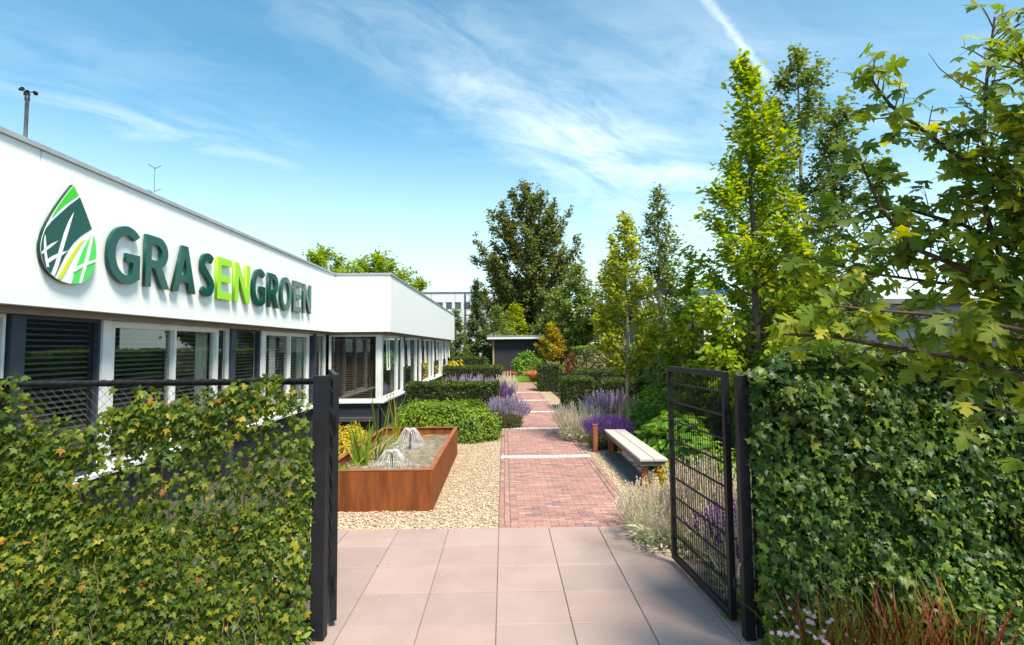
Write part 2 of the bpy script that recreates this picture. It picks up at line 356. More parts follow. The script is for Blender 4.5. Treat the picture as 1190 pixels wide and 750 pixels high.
L['pink'] = leafmat('pink_flower', G((0, (.62, .30, .38)), (.6, (.72, .45, .50)), (1, (.80, .66, .66))), .4, 1.2, wr=1.0, wb=1.0)
L['redleaf'] = leafmat('red_leaf', G((0, (.10, .03, .025)), (.5, (.17, .05, .03)), (1, (.14, .11, .03))), .35, 1.5)
L['variegated'] = leafmat('laurel_leaf', G((0, (.05, .075, .035)), (.5, (.10, .125, .06)), (1, (.26, .24, .15))), .25, 1.3)

# glass
def glassmat(name, f0, tint=(1, 1, 1)):
    mt = bpy.data.materials.new(name); mt.use_nodes = True; nt = mt.node_tree; nt.nodes.clear()
    tr = nt.nodes.new('ShaderNodeBsdfTransparent'); tr.inputs[0].default_value = (*tint, 1)
    gl = nt.nodes.new('ShaderNodeBsdfGlossy'); gl.inputs['Roughness'].default_value = .01; gl.inputs[0].default_value = (.95, .97, 1, 1)
    lw_ = nt.nodes.new('ShaderNodeLayerWeight'); lw_.inputs[0].default_value = .5
    pw = nt.nodes.new('ShaderNodeMath'); pw.operation = 'POWER'; nt.links.new(lw_.outputs['Facing'], pw.inputs[0]); pw.inputs[1].default_value = 4.5
    mr = nt.nodes.new('ShaderNodeMapRange'); nt.links.new(pw.outputs[0], mr.inputs[0])
    mr.inputs[3].default_value = f0; mr.inputs[4].default_value = 1
    mx = nt.nodes.new('ShaderNodeMixShader'); nt.links.new(mr.outputs[0], mx.inputs[0])
    nt.links.new(tr.outputs[0], mx.inputs[1]); nt.links.new(gl.outputs[0], mx.inputs[2])
    out = nt.nodes.new('ShaderNodeOutputMaterial'); nt.links.new(mx.outputs[0], out.inputs[0])
    return mt
M['glass'] = glassmat('window_glass', .075, (.84, .87, .85))
M['farglass'] = mat('far_glass', (.04, .055, .085), rough=.08, spec=.7)
M['spray'] = glassmat('water_spray', .06, (.97, .98, 1))
def watermat():
    mt, nt, p = nodes_of('pond_water')
    c = mixcol(nt, maprange(nt, pos_noise(nt, 5, 5), .35, .65), (.34, .25, .15), (.15, .11, .06))
    nt.links.new(c, p.inputs['Base Color']); p.inputs['Roughness'].default_value = .06; p.inputs['Specular IOR Level'].default_value = .6
    bump(nt, p, pos_noise(nt, 26, 5, .6, None, 1.0), .9, .03)
    return mt
M['water'] = watermat()
def foammat():
    mt, nt, p = nodes_of('water_foam')
    p.inputs['Base Color'].default_value = (.86, .89, .9, 1); p.inputs['Roughness'].default_value = .2
    t = nt.nodes.new('ShaderNodeBsdfTransparent'); mx = nt.nodes.new('ShaderNodeMixShader'); mx.inputs[0].default_value = .6
    nt.links.new(t.outputs[0], mx.inputs[1]); nt.links.new(p.outputs[0], mx.inputs[2]); nt.links.new(mx.outputs[0], nt.nodes['Material Output'].inputs[0])
    return mt
M['foam'] = foammat()

# ------------------------------------------------------------------ leaf templates and clouds
def fan(outline, c):
    v = [c] + outline; k = len(outline)
    return np.array(v, np.float32), np.array([(0, 1 + i, 1 + (i + 1) % k) for i in range(k)], np.int32)
OVAL = (np.array([(0, 0, 0), (-.22, .3, .05), (.22, .3, .05), (-.2, .68, .03), (.2, .68, .03), (0, 1, -.06), (0, .45, -.03)], np.float32),
        np.array([(0, 2, 6), (0, 6, 1), (6, 2, 4), (6, 4, 5), (6, 5, 3), (6, 3, 1)], np.int32))
DIA = (np.array([(0, 0, 0), (.3, .45, .08), (0, 1, -.04), (-.3, .45, .08)], np.float32), np.array([(0, 1, 2), (0, 2, 3)], np.int32))
SLIM = (np.array([(0, 0, 0), (.12, .4, .03), (0, 1, -.03), (-.12, .4, .03)], np.float32), np.array([(0, 1, 2), (0, 2, 3)], np.int32))
IVY = fan([(0, .06, 0), (.2, -.1, -.03), (.5, .1, -.07), (.27, .3, 0), (.46, .56, -.08), (.19, .62, -.01), (0, 1.02, -.12),
           (-.19, .62, -.01), (-.46, .56, -.08), (-.27, .3, 0), (-.5, .1, -.07), (-.2, -.1, -.03)], (0, .36, .06))
_mh = [(.09, .02, -.01), (.22, -.12, -.05), (.30, -.02, -.03), (.40, -.02, -.05), (.30, .12, -.01), (.19, .20, .02), (.38, .27, -.02), (.47, .22, -.05), (.53, .33, -.06), (.66, .40, -.10), (.55, .46, -.07),
       (.56, .56, -.09), (.38, .50, -.03), (.17, .42, .03), (.20, .58, 0), (.31, .66, -.04), (.24, .73, -.03), (.27, .84, -.06), (.14, .84, -.05), (0, 1.04, -.12)]
MAPLE = fan([(0, 0, 0)] + _mh + [(-x, y, z) for x, y, z in _mh[-2::-1]], (0, .30, .05))
def curled(t, a, b, tw=0):
    v = t[0].copy(); v[:, 2] += a * v[:, 0] ** 2 + b * (v[:, 1] - .3) ** 2 + tw * v[:, 0] * v[:, 1]; return v, t[1]
IVYS = [IVY, curled(IVY, .5, -.25, .2), curled(IVY, -.6, -.15, -.25)]
MAPLES = [MAPLE, curled(MAPLE, .45, -.4, .2), curled(MAPLE, -.55, -.35, -.25), curled(MAPLE, -.3, .35, .3)]
def strip(w, bend, n=4, tipw=.1):
    v, f = [], []
    for i in range(n + 1):
        t = i / n; ww = w * (1 - (1 - tipw) * t ** 1.6); y = math.sin(t * bend) / bend if bend > .01 else t; z = (1 - math.cos(t * bend)) / bend if bend > .01 else 0
        v += [(-ww, y, z), (ww, y, z)]
    for i in range(n): a = 2 * i; f += [(a, a + 1, a + 3), (a, a + 3, a + 2)]
    return np.array(v, np.float32), np.array(f, np.int32)
BLADE = strip(.012, .9); BLADEW = strip(.03, .5); BLADES = strip(.02, .25, 3); FLOPPY = strip(.012, 1.8, 5)
STEM = (np.array([(-.006, 0, 0), (.006, 0, 0), (.004, 1, 0), (-.004, 1, 0)], np.float32), np.array([(0, 1, 2), (0, 2, 3)], np.int32))
def spike_tmpl(w, n=5):
    v, f = [], []
    for q in range(2):
        for i in range(n):
            y0, y1 = i / n, (i + 1.15) / n; k = len(v); ww = w * (1 - .55 * i / n)
            a = (ww, 0) if q == 0 else (0, ww)
            v += [(0, y0, 0), (a[0], (y0 + y1) / 2, a[1]), (0, y1, 0), (-a[0], (y0 + y1) / 2, -a[1])]
            f += [(k, k + 1, k + 2), (k, k + 2, k + 3)]
    return np.array(v, np.float32), np.array(f, np.int32)
SPIKE = spike_tmpl(.10); SPIKEFAT = spike_tmpl(.16, 4)
BALL = (np.array([(0, 0, -1), (0, 0, 1), (1, 0, 0), (-1, 0, 0), (0, 1, 0), (0, -1, 0)], np.float32) * .5,
        np.array([(1, 2, 4), (1, 4, 3), (1, 3, 5), (1, 5, 2), (0, 4, 2), (0, 3, 4), (0, 5, 3), (0, 2, 5)], np.int32))

def norm(a): return a / np.maximum(np.linalg.norm(a, axis=1, keepdims=True), 1e-6)
def frames(N, A):
    N = norm(N); A = norm(A - N * (A * N).sum(1, keepdims=True)); S = np.cross(A, N)
    return S, A, N
def cloud_mesh(name, tmpl, P, N, A, size, wide=None):
    tv, tf = tmpl; S, A, N = frames(N, A); n = len(P); k = len(tv)
    size = np.broadcast_to(np.asarray(size, float), (n,))
    w = size if wide is None else size * wide
    V = P[:, None, :] + S[:, None, :] * (tv[None, :, 0:1] * w[:, None, None]) + (A[:, None, :] * tv[None, :, 1:2] + N[:, None, :] * tv[None, :, 2:3]) * size[:, None, None]
    F = tf[None] + (np.arange(n) * k)[:, None, None]
    return np_mesh(name, V.reshape(-1, 3), F.reshape(-1, 3))
def cloud(name, tmpl, P, N, A, size, material, parent=None, wide=None, stuff=False):
    o = obj(name, cloud_mesh(name, tmpl, np.asarray(P, float), np.asarray(N, float), np.asarray(A, float), size, wide), material, parent)
    if stuff: o['kind'] = 'stuff'
    return o
def single_leaves(tmpl_mesh, P, N, A, size, material, parent, name='leaf'):
    S, A, N = frames(N, A)
    if not tmpl_mesh.materials: tmpl_mesh.materials.append(material)
    inv = parent_inv(parent)
    for i in range(len(P)):
        o = bpy.data.objects.new(name, tmpl_mesh); COL.objects.link(o); o.parent = parent; o.matrix_parent_inverse = inv
        mm = Matrix((Vector(S[i]) * size[i], Vector(A[i]) * size[i], Vector(N[i]) * size[i])).transposed().to_4x4(); mm.translation = Vector(P[i])
        o.matrix_basis = mm
def rv(n, s=1.0): return RNG.normal(0, s, (n, 3))
def U(a, b, n=None): return RNG.uniform(a, b, n)

# ------------------------------------------------------------------ value noise on arrays
_tab = np.random.default_rng(3).uniform(0, 1, (64, 64, 64))
def vnoise(P, scale):
    q = np.asarray(P, float) * scale; i = np.floor(q).astype(int); f = q - i; f = f * f * (3 - 2 * f); r = 0
    for dx in (0, 1):
        for dy in (0, 1):
            for dz in (0, 1):
                w = (f[:, 0] if dx else 1 - f[:, 0]) * (f[:, 1] if dy else 1 - f[:, 1]) * (f[:, 2] if dz else 1 - f[:, 2])
                r = r + w * _tab[(i[:, 0] + dx) % 64, (i[:, 1] + dy) % 64, (i[:, 2] + dz) % 64]
    return r

# ================================================================== SETTING
def struct(o): o['kind'] = 'structure'; return o
def label(o, l, c=None):
    o['label'] = l
    if c: o['category'] = c
    return o
g = MB(); g.v = [(-700, -300, -.06), (700, -300, -.06), (700, 1200, -.06), (-700, 1200, -.06)]; g.f = [(0, 1, 2, 3)]
label(struct(g.build('ground', M['ground'])), 'dark planting soil and ground under the whole garden', 'ground')

# terrace of big square tiles
ter = thing('terrace', 'pinkish beige terrace of large square tiles in the gateway', 'paving'); struct(ter)
b = MB(); b.box((-2.45, .55, -.055), (2.45, 7.035, -.012)); b.build('joint_bed', M['joint'], ter)
tmesh = MB().box((-.2965, -.2965, -.04), (.2965, .2965, 0), .004).mesh('tile'); tmesh.materials.append(M['tile'])
for j in range(10):
    for i in range(-4, 4):
        if j > 5 and (i < -3 or i > 2): continue
        o = obj('tile', tmesh, M['tile'], ter, (.3 + .6 * i, 6.74 - .6 * j, random.uniform(-.0012, .0012)))
        o.rotation_euler = (random.uniform(-.002, .002), random.uniform(-.002, .002), 0)

n = 70; P = np.stack([U(-1.9, 1.8, n), U(3.6, 7.0, n), np.full(n, .003)], 1)
GRIT = P; n = 90; GRIT = np.concatenate([P, np.stack([np.where(U(0, 1, n) < .6, np.abs(RNG.normal(0, .09, n)) + .005, 1.8 - np.abs(RNG.normal(0, .07, n))), U(7.1, 13, n), np.full(n, .006)], 1)])
# brick path
path = thing('garden_path', 'long red brick garden path with white cross strips', 'path'); struct(path)
b = MB(); b.box((-.01, 7.042, -.055), (1.81, 35.0, -.014)); b.build('sand_bed', M['joint'], path)
BL, BW = .2, .066
bricks = []                                     # (x, y, along_x, length)
strips_y = [11.5, 15.42, 19.3, 23.4, 27.5]
def in_strip(y): return any(abs(y - s) < .125 for s in strips_y)
y = 7.05 + BW / 2; row = 0
while y < 34.95:
    if not in_strip(y):
        x = .145 + (0 if row % 2 else -BL / 2) + random.uniform(-.004, .004)
        while x < 1.655 - .02:
            x0, x1 = max(x, .145), min(x + BL, 1.655)
            if x1 - x0 > .05: bricks.append(((x0 + x1) / 2, y, True, x1 - x0))
            x += BL
    y += BW + .0045; row += 1
yy = 7.05
while yy < 34.9:
    for xe in (.033, .106, 1.694, 1.767):
        o_ = .1 if xe in (.106, 1.694) else 0
        if not in_strip(yy + .1 + o_): bricks.append((xe, yy + .1 + o_, False, BL))
    yy += BL + .004
bricks.sort(key=lambda q: q[1])
def brick_mesh(l):
    e = .0035; return MB().box((-l / 2 + e / 2, -BW / 2 + e / 3, -.05), (l / 2 - e / 2, BW / 2 - e / 3, 0), .005).mesh('brick')
bm_full = brick_mesh(BL); bm_full.materials.append(M['brick'])
BV = np.array([v.co[:] for v in bm_full.vertices]); BF = [tuple(p.vertices) for p in bm_full.polygons]
bmc = {}
restV, nrest = [], 0
for k, (x, y, ax, l) in enumerate(bricks):
    z = random.uniform(-.004, .003); rz = random.uniform(-.02, .02) + (0 if ax else math.pi / 2)
    tx, ty = random.uniform(-.02, .02), random.uniform(-.012, .012)
    if k < 300:
        key = round(l, 2)
        if key not in bmc:
            bmc[key] = bm_full if abs(l - BL) < .006 else brick_mesh(l)
        o = obj('brick', bmc[key], M['brick'], path, (x, y, z)); o.rotation_euler = (tx, ty, rz)
    else:
        V = BV.copy(); V[:, 0] *= l / BL; V[:, 2] += V[:, 0] * ty + V[:, 1] * tx
        c, s_ = math.cos(rz), math.sin(rz)
        restV.append(np.stack([V[:, 0] * c - V[:, 1] * s_ + x, V[:, 0] * s_ + V[:, 1] * c + y, V[:, 2] + z], 1))
nb = len(BV); fq = np.array(BF)
F = (fq[None] + (np.arange(len(restV)) * nb)[:, None, None]).reshape(-1, 4)
o = obj('far_bricks', np_mesh('far_bricks', np.concatenate(restV), F), M['brick'], path); o['kind'] = 'stuff'
setm = [MB().box((-.5, -.5, -.05), (.5, .5, .003), .04).mesh('white_sett') for _ in range(1)][0]
setm.materials.append(M['sett'])
for si, ys in enumerate(strips_y):
    x = .004
    while x < 1.79:
        w = random.uniform(.085, .125); w = min(w, 1.796 - x)
        if w < .03: break
        for r_ in (-1, 1):
            o = obj('white_sett', setm, M['sett'], path, (x + w / 2, ys + r_ * .052 + random.uniform(-.004, .004), random.uniform(-.003, .004)))
            o.scale = (w - .004, .099, 1); o.rotation_euler = (0, 0, random.uniform(-.05, .05))
        x += w

# gravel
def gravel_sheet(name, poly, z, lab):
    q = MB(); n = len(poly); q.v = [(x, y, z) for x, y in poly]; q.f = [tuple(range(n))]
    return label(struct(q.build(name, M['gravelbed'])), lab, 'gravel')
gravel_sheet('gravel_bed', [(-2.7, 7.045), (-.012, 7.045), (-.012, 15.2), (-.6, 13.6), (-2.7, 13.4)], -.022, 'beige gravel bed beside the rust coloured basin')
gravel_sheet('gravel_strip', [(1.812, 7.045), (2.9, 7.045), (2.9, 12.2), (2.5, 12.4), (2.35, 29), (1.812, 29)], -.022, 'beige gravel strip along the right side of the brick path')
IV = []
t_ = (1 + 5 ** .5) / 2
ICO = norm(np.array([(-1, t_, 0), (1, t_, 0), (-1, -t_, 0), (1, -t_, 0), (0, -1, t_), (0, 1, t_), (0, -1, -t_), (0, 1, -t_), (t_, 0, -1), (t_, 0, 1), (-t_, 0, -1), (-t_, 0, 1)], float))
ICF = np.array([(0, 11, 5), (0, 5, 1), (0, 1, 7), (0, 7, 10), (0, 10, 11), (1, 5, 9), (5, 11, 4), (11, 10, 2), (10, 7, 6), (7, 1, 8), (3, 9, 4), (3, 4, 2), (3, 2, 6), (3, 6, 8), (3, 8, 9), (4, 9, 5), (2, 4, 11), (6, 2, 10), (8, 6, 7), (9, 8, 1)])
def pebbles(name, P, size, lab):
    n = len(P); sc = np.stack([U(.7, 1.3, n), U(.6, 1.1, n), U(.4, .7, n)], 1) * size[:, None]
    V = ICO[None] * sc[:, None, :] * U(.85, 1.15, (n, 12, 1)); a = U(0, 6.28, n)
    c, s_ = np.cos(a)[:, None], np.sin(a)[:, None]
    V = np.stack([V[..., 0] * c - V[..., 1] * s_, V[..., 0] * s_ + V[..., 1] * c, V[..., 2]], -1) + P[:, None, :]
    F = (ICF[None] + (np.arange(n) * 12)[:, None, None]).reshape(-1, 3)
    o = obj(name, np_mesh(name, V.reshape(-1, 3), F, True), M['pebble']); return tag(o, lab, 'gravel', kind='stuff')
n = 15000
X = U(-2.6, -.012, n); Y = 7.06 + U(0, 1, n) ** 1.3 * 6.6
keep = ~((X < -.88) & (X > -2.45) & (Y > 7.84) & (Y < 12.15)) & ~((X < -1) & (Y < 7.3) & (X < -2.2))
P = np.stack([X, Y, U(-.024, -.006, n)], 1)[keep]
pebbles('pebbles', P, U(.010, .019, len(P)), 'loose beige pebbles around the rust coloured basin')
n = 9000
Y = 7.6 + U(0, 1, n) ** 1.5 * 20; X = 1.82 + U(0, 1, n) * np.where(Y < 12, .62, .5)
P = np.stack([X, Y, U(-.024, -.006, n)], 1); P = P[~((P[:, 0] > 2.1) & (P[:, 1] > 8.2) & (P[:, 1] < 11.7))]
pebbles('strip_pebbles', P, U(.010, .020, len(P)), 'loose beige pebbles between the brick path and the bench')

pebbles('tile_grit', GRIT, U(.004, .010, len(GRIT)), 'a few stray pebbles lying on the tiles and brick path edges')
# lawn at the end of the path
lw = MB(); lw.v = [(-.6, 35.0, -.02), (1.8, 35.0, -.02), (2.4, 28.6, -.02), (2.9, 28.6, -.02), (2.9, 43, -.02), (-.6, 43, -.02)]; lw.f = [(0, 1, 2, 3, 4, 5)]
lawn_m = mat('lawn_turf', (.10, .20, .018), (.14, .26, .022), rough=.9, scale=3)
label(struct(lw.build('lawn', lawn_m)), 'small bright green lawn at the far end of the path', 'lawn')
n = 5000; P = np.stack([U(-.5, 2.8, n), U(35.05, 42.5, n), np.full(n, -.02)], 1)
tag(cloud('lawn_grass', BLADE, P, rv(n) * [1, 1, .2], np.array([0, 0, 1]) + rv(n, .3), U(.07, .12, n), L['grass'], None, 3, True), 'short mown grass of the small lawn', 'grass', kind='stuff')

# ================================================================== LEFT BUILDING
XM, XB, YB, YE = -4.5, -3.0, 15.5, 35.7          # fascia planes, bay start, bay end
WXM, WXB, WYB = -4.8, -3.3, 15.8                # wall planes under the overhang
ZT, ZF, ZH, ZS = 4.2, 2.62, 2.55, .74
bld = thing('office_building', 'long white flat-roofed office with dark columns and big windows', 'building', (-6, 16, 0))
def part(name, material, parent=bld, **k):
    mb = MB(); mb.box(k['a'], k['b'], k.get('bev', 0)); return mb.build(name, material, parent)
# fascia panels
js = [2.2, 5.61, 8.57, 11.43, 14.3]; js = [-.4, 2.7, 5.61, 8.57, 11.5, YB]
for y0, y1 in zip(js[:-1], js[1:]): part('fascia_panel', M['white'], a=(XM, y0 + .007, ZF), b=(XM - .12, y1 - .007, ZT - .03), bev=0)
part('fascia_panel', M['white'], a=(XM + .0, YB, ZF + .002), b=(XB - .124, YB + .12, ZT - .032))
jb = [YB, 20.5, 25.5, 30.5, YE]
for y0, y1 in zip(jb[:-1], jb[1:]): part('fascia_panel', M['white'], a=(XB, y0 + .003, ZF), b=(XB - .12, y1 - .003, ZT - .03))
part('fascia_panel', M['white'], a=(XB - .002, YE, ZF + .002), b=(-12, YE - .12, ZT - .032))
# coping
part('coping', M['coping'], a=(XM + .03, -.4, ZT - .028), b=(XM - .3, YB - .03, ZT + .02))
part('coping', M['coping'], a=(XM - .3, YB - .028, ZT - .027), b=(XB + .03, YB + .3, ZT + .021))
part('coping', M['coping'], a=(XB + .03, YB + .302, ZT - .026), b=(XB - .3, YE + .03, ZT + .022))
# roof and soffit
part('roof', M['roof'], a=(XM - .13, -.4, ZF + .10), b=(-13, YB + .3, ZT - .12))
part('roof', M['roof'], a=(XB - .13, YB + .302, ZF + .10), b=(-13, YE - .13, ZT - .121))
part('soffit', M['taupe'], a=(XM - .125, -.4, ZF + .03), b=(-9, YB + .13, ZF + .095))
part('soffit', M['taupe'], a=(XB - .125, YB + .125, ZF + .031), b=(-9, YE - .13, ZF + .094))
# blind boxes running under the fascia
part('blind_box', M['taupe'], a=(WXM + .10, -.4, ZH), b=(WXM - .12, 15.78, ZF + .028))
part('blind_box', M['taupe'], a=(-4.70, WYB - .10, ZH + .001), b=(WXB + .10, WYB + .12, ZF + .027))
part('blind_box', M['taupe'], a=(WXB + .099, WYB + .122, ZH + .002), b=(WXB - .12, YE - .2, ZF + .027))
# room
part('room_floor', M['carpet'], a=(-9.2, -.4, .2), b=(WXM - .16, 15.6, .3)); part('room_floor', M['carpet'], a=(-9.2, 15.602, .201), b=(WXB - .16, YE - .2, .301))
part('back_wall', M['room'], a=(-9.2, -.4, .31), b=(-9.3, YE - .2, ZF)); part('end_wall', M['room'], a=(-9.19, YE - .22, .31), b=(WXB - .2, YE - .3, ZF))
part('end_wall', M['room'], a=(-9.19, -.4, .31), b=(WXM - .2, -.3, ZF))
# base cladding: dark boards one above another
zz = 0.0
bz = [(-.05 + .152 * i, -.05 + .152 * (i + 1) - .008) for i in range(5)]
for z0, z1 in bz:
    part('base_board', M['navy'], a=(WXM - .06, -.4, z0), b=(WXM - .02, 15.84, z1))
    part('base_board', M['navy'], a=(-4.818, WYB - .0, z0), b=(WXB - .002, WYB + .04, z1))
    part('base_board', M['navy'], a=(WXB, WYB + .0, z0), b=(WXB - .04, YE - .2, z1))
part('base_wall', M['core'], a=(WXM - .065, -.4, -.05), b=(WXM - .15, 15.7, ZS - .06)); part('base_wall', M['core'], a=(WXB - .045, WYB + .045, -.05), b=(WXB - .15, YE - .25, ZS - .061))
part('base_wall', M['core'], a=(WXM - .14, WYB + .045, -.05), b=(WXB - .155, WYB + .14, ZS - .062))
# columns
for yc in (1.2, 5.76, 10.3, 14.75): part('column', M['navycol'], a=(WXM + .04, yc - .085, -.05), b=(WXM - .13, yc + .085, ZH), bev=0)
for yc in (19.3, 23.45, 27.6, 31.7, 35.2): part('column', M['navycol'], a=(WXB + .045, yc - .09, -.05), b=(WXB - .13, yc + .09, ZH), bev=0)

def frame_bars(mb, ax, c, u0, u1, z0, z1, w, d0, d1):
    """window frame of four bars; ax 'y': lies in plane x=c, u is y; ax 'x': plane y=c, u is x"""
    def bx(a0, a1, q0, q1):
        if ax == 'y': mb.box((c + d0, a0, q0), (c + d1, a1, q1))
        else: mb.box((a0, c + d0, q0), (a1, c + d1, q1))
    bx(u0, u0 + w, z0, z1); bx(u1 - w, u1, z0, z1); bx(u0 + w, u1 - w, z0, z0 + w); bx(u0 + w, u1 - w, z1 - w, z1)
def window(ax, c, u0, u1, z0=ZS, z1=ZH - .002, w=.06, d0=-.09, d1=.0, pane=True, inner=None, fm='whiteframe', sill=False):
    mb = MB(); frame_bars(mb, ax, c, u0, u1, z0, z1, w, d0, d1); f = mb.build('window', M[fm], bld)
    sgn = 1
    def pn(a0, a1, q0, q1, dd):
        mb = MB(); t = .004
        if ax == 'y': mb.box((c + dd, a0, q0), (c + dd - t, a1, q1))
        else: mb.box((a0, c - dd, q0), (a1, c - dd + t, q1))
        mb.build('pane', M['glass'], f)
    if inner:
        cuts = [u0 + w] + list(inner) + [u1 - w]
        for k in inner:
            mb = MB()
            if ax == 'y': mb.box((c + d0 + .01, k - .03, z0 + w), (c + d1 + .012, k + .03, z1 - w))
            else: mb.box((k - .03, c + d0 - .012, z0 + w), (k + .03, c + d1 - .01, z1 - w))
            mb.build('mullion', M[fm], f)
    else: cuts = [u0 + w, u1 - w]
    for a0, a1 in zip(cuts[:-1], cuts[1:]):
        pn(a0 + (.03 if a0 in (inner or ()) else 0), a1 - (.03 if a1 in (inner or ()) else 0), z0 + w, z1 - w, -.05)
    return f
def sill(a, b): part('sill', M['whiteframe'], a=a, b=b, bev=.01)
slat_cache = {}
def blind(ax, c, u0, u1, z0=ZS + .05, z1=ZH - .03, pitch=.062, tilt=.5, mt='slat', dep=.045):
    """venetian blind behind the glass: every slat is a piece"""
    L_ = u1 - u0
    hb = MB()
    if ax == 'y': hb.box((c - .03, u0, z1), (c + .02, u1, z1 + .025))
    else: hb.box((u0, c - .02, z1), (u1, c + .03, z1 + .025))
    h = hb.build('blind', M[mt], bld)
    key = (ax, round(L_, 3), mt)
    if key not in slat_cache:
        ca, sa = math.cos(tilt) * dep / 2, math.sin(tilt) * dep / 2; mb = MB(); t = .0015
        if ax == 'y': q = [(-ca, -L_ / 2, sa), (ca, -L_ / 2, -sa), (ca, L_ / 2, -sa), (-ca, L_ / 2, sa)]
        else: q = [(-L_ / 2, -ca, -sa), (L_ / 2, -ca, -sa), (L_ / 2, ca, sa), (-L_ / 2, ca, sa)]
        mb.hexa(q + [(x, y, z + t) for x, y, z in q]); me = mb.mesh('slat'); me.materials.append(M[mt]); slat_cache[key] = me
    z = z1 - .04
    while z > z0:
        l = (c, (u0 + u1) / 2, z) if ax == 'y' else ((u0 + u1) / 2, c, z)
        obj('slat', slat_cache[key], M[mt], h, l); z -= pitch
def curtain(y0, y1, x, z0=ZS, z1=ZH - .02):
    v, f = [], []; n = 14
    for i in range(n + 1):
        yy_ = y0 + (y1 - y0) * i / n; xx = x + .03 * math.sin(i * 1.6)
        v += [(xx, yy_, z0), (xx, yy_, z1)]
    for i in range(n): f.append((2 * i, 2 * i + 2, 2 * i + 3, 2 * i + 1))
    mb = MB(); mb.v = v; mb.f = f; o = mb.build('curtain', M['curtain'], bld, True)
# main wall windows (between columns)
for y0 in (1.285, 5.845, 10.385):
    y1 = y0 + 4.37 - (.0 if y0 < 6 else 0)
    window('y', WXM, y0, y0 + 1.13, w=.035, fm='navycol')
    part('window_post', M['whiteframe'], a=(WXM + .03, y0 + 1.132, ZS), b=(WXM - .11, y0 + 1.27, ZH - .002))
    window('y', WXM + .02, y0 + 1.272, y0 + 3.95, w=.085, inner=[y0 + 2.65])
    window('y', WXM, y0 + 3.952, y1 - .002, w=.035)
    blind('y', WXM - .13, y0 + .05, y0 + 1.1); blind('y', WXM - .13, y0 + 1.33, y0 + 2.62); blind('y', WXM - .13, y0 + 2.68, y0 + 3.5)
    curtain(y0 + 3.55, y0 + 3.9, WXM - .16); curtain(y0 + 4.0, y1 - .1, WXM - .16)
sill((WXM + .09, -.4, ZS - .055), (WXM - .1, 15.78, ZS - .002))
window('y', WXM, 14.84, 15.72, w=.035); curtain(14.9, 15.25, WXM - .15)
# bay front window
window('x', WYB + .09, -4.74, WXB - .10, w=.05); blind('x', WYB + .16, -4.68, WXB - .17, mt='slatbrown', pitch=.05)
part('window_post', M['whiteframe'], a=(WXB - .10, WYB - .01, ZS), b=(WXB + .012, WYB + .10, ZH - .003))
sill((-4.70, WYB - .09, ZS - .062), (WXB + .09, WYB + .10, ZS - .003)); sill((WXB + .09, WYB + .101, ZS - .0615), (WXB - .1, YE - .22, ZS - .0035))
ycs = [WYB + .1, 19.21, 19.39, 23.36, 23.54, 27.51, 27.69, 31.61, 31.79, 35.11]
for k in range(0, 10, 2):
    y0, y1 = ycs[k], ycs[k + 1]; span = y1 - y0
    ysp = y0 + span * .70
    window('y', WXB + .015, y0 + .002, ysp, w=.075)
    window('y', WXB + .010, ysp + .002, y1 - .002, w=.055)
    # small tilted-open vent sash with a white frame, hung at the window head
    for yv in (y0 + span * .10, y0 + span * .80):
        mb = MB(); q = .035
        for (a0, a1, h0, h1) in ((0, .05, 0, 1), (.33, .38, 0, 1), (.05, .33, 0, .05), (.05, .33, .95, 1)):
            hh0, hh1 = 1.55 + h0 * .98, 1.55 + h1 * .98; x0_, x1_ = WXB + .03 + q * (1 - h0), WXB + .03 + q * (1 - h1)
            mb.hexa([(x0_, yv + a0, hh0), (x0_ + .03, yv + a0, hh0), (x0_ + .03, yv + a1, hh0), (x0_, yv + a1, hh0), (x1_, yv + a0, hh1), (x1_ + .03, yv + a0, hh1), (x1_ + .03, yv + a1, hh1), (x1_, yv + a1, hh1)])
        v_ = mb.build('vent_sash', M['whiteframe'], bld)
    curtain(y0 + span * .72, y1 - .15, WXB - .25)
    part('roller_shade', M['whiteframe'], a=(WXB - .1, y0 + .1, 2.28), b=(WXB - .104, ysp - .08, ZH - .05))

# roof mast with anemometer, aerial
vp = at_x(32, 107, -6.5)
an = thing('weather_mast', 'grey roof pole with dark wind cups above the white fascia', 'mast', (vp.x, vp.y, ZT - .12))
MB().tube([(vp.x, vp.y, ZT - .13), (vp.x, vp.y, vp.z - .12)], .024, 8).build('pole', M['greymetal'], an, True)
MB().tube([(vp.x, vp.y, vp.z - .12), (vp.x, vp.y, vp.z + .02)], [.033, .022], 8).build('sensor_body', M['darkplastic'], an, True)
for a in (0.3, 2.4, 4.5):
    e = Vector((vp.x + .085 * math.cos(a), vp.y + .085 * math.sin(a), vp.z))
    mb = MB().tube([(vp.x, vp.y, vp.z), e], .008, 5); mb.tube([e + Vector((-.03 * math.sin(a), .03 * math.cos(a), 0)), e, e + Vector((.045 * math.sin(a), -.045 * math.cos(a), 0))], [.03, .027, .008], 8); mb.build('wind_cup', M['darkplastic'], an, True)
ap = at_x(180, 195, -7.0)
an = thing('roof_aerial', 'thin spiky aerial standing far back on the roof', 'aerial', (ap.x, ap.y, ZT - .12))
MB().tube([(ap.x, ap.y, ZT - .13), ap], [.012, .006], 5).build('pole', M['greymetal'], an)
for k in range(9):
    z = ap.z - (.02 if k < 3 else .50 + .02 * (k % 3)); a = k * 2.1
    MB().tube([(ap.x, ap.y, z), (ap.x + .13 * math.cos(a), ap.y + .13 * math.sin(a), z + .06)], .006, 4).build('rod', M['darkplastic'], an)
cp = at_x(137, 208, -4.6)
MBb = MB().tube([(cp.x, cp.y, ZT), (cp.x, cp.y, ZT + .09)], .012, 6); tag(MBb.build('vent_pipe', M['greymetal']), 'tiny vent stub on the white roof edge', 'pipe')

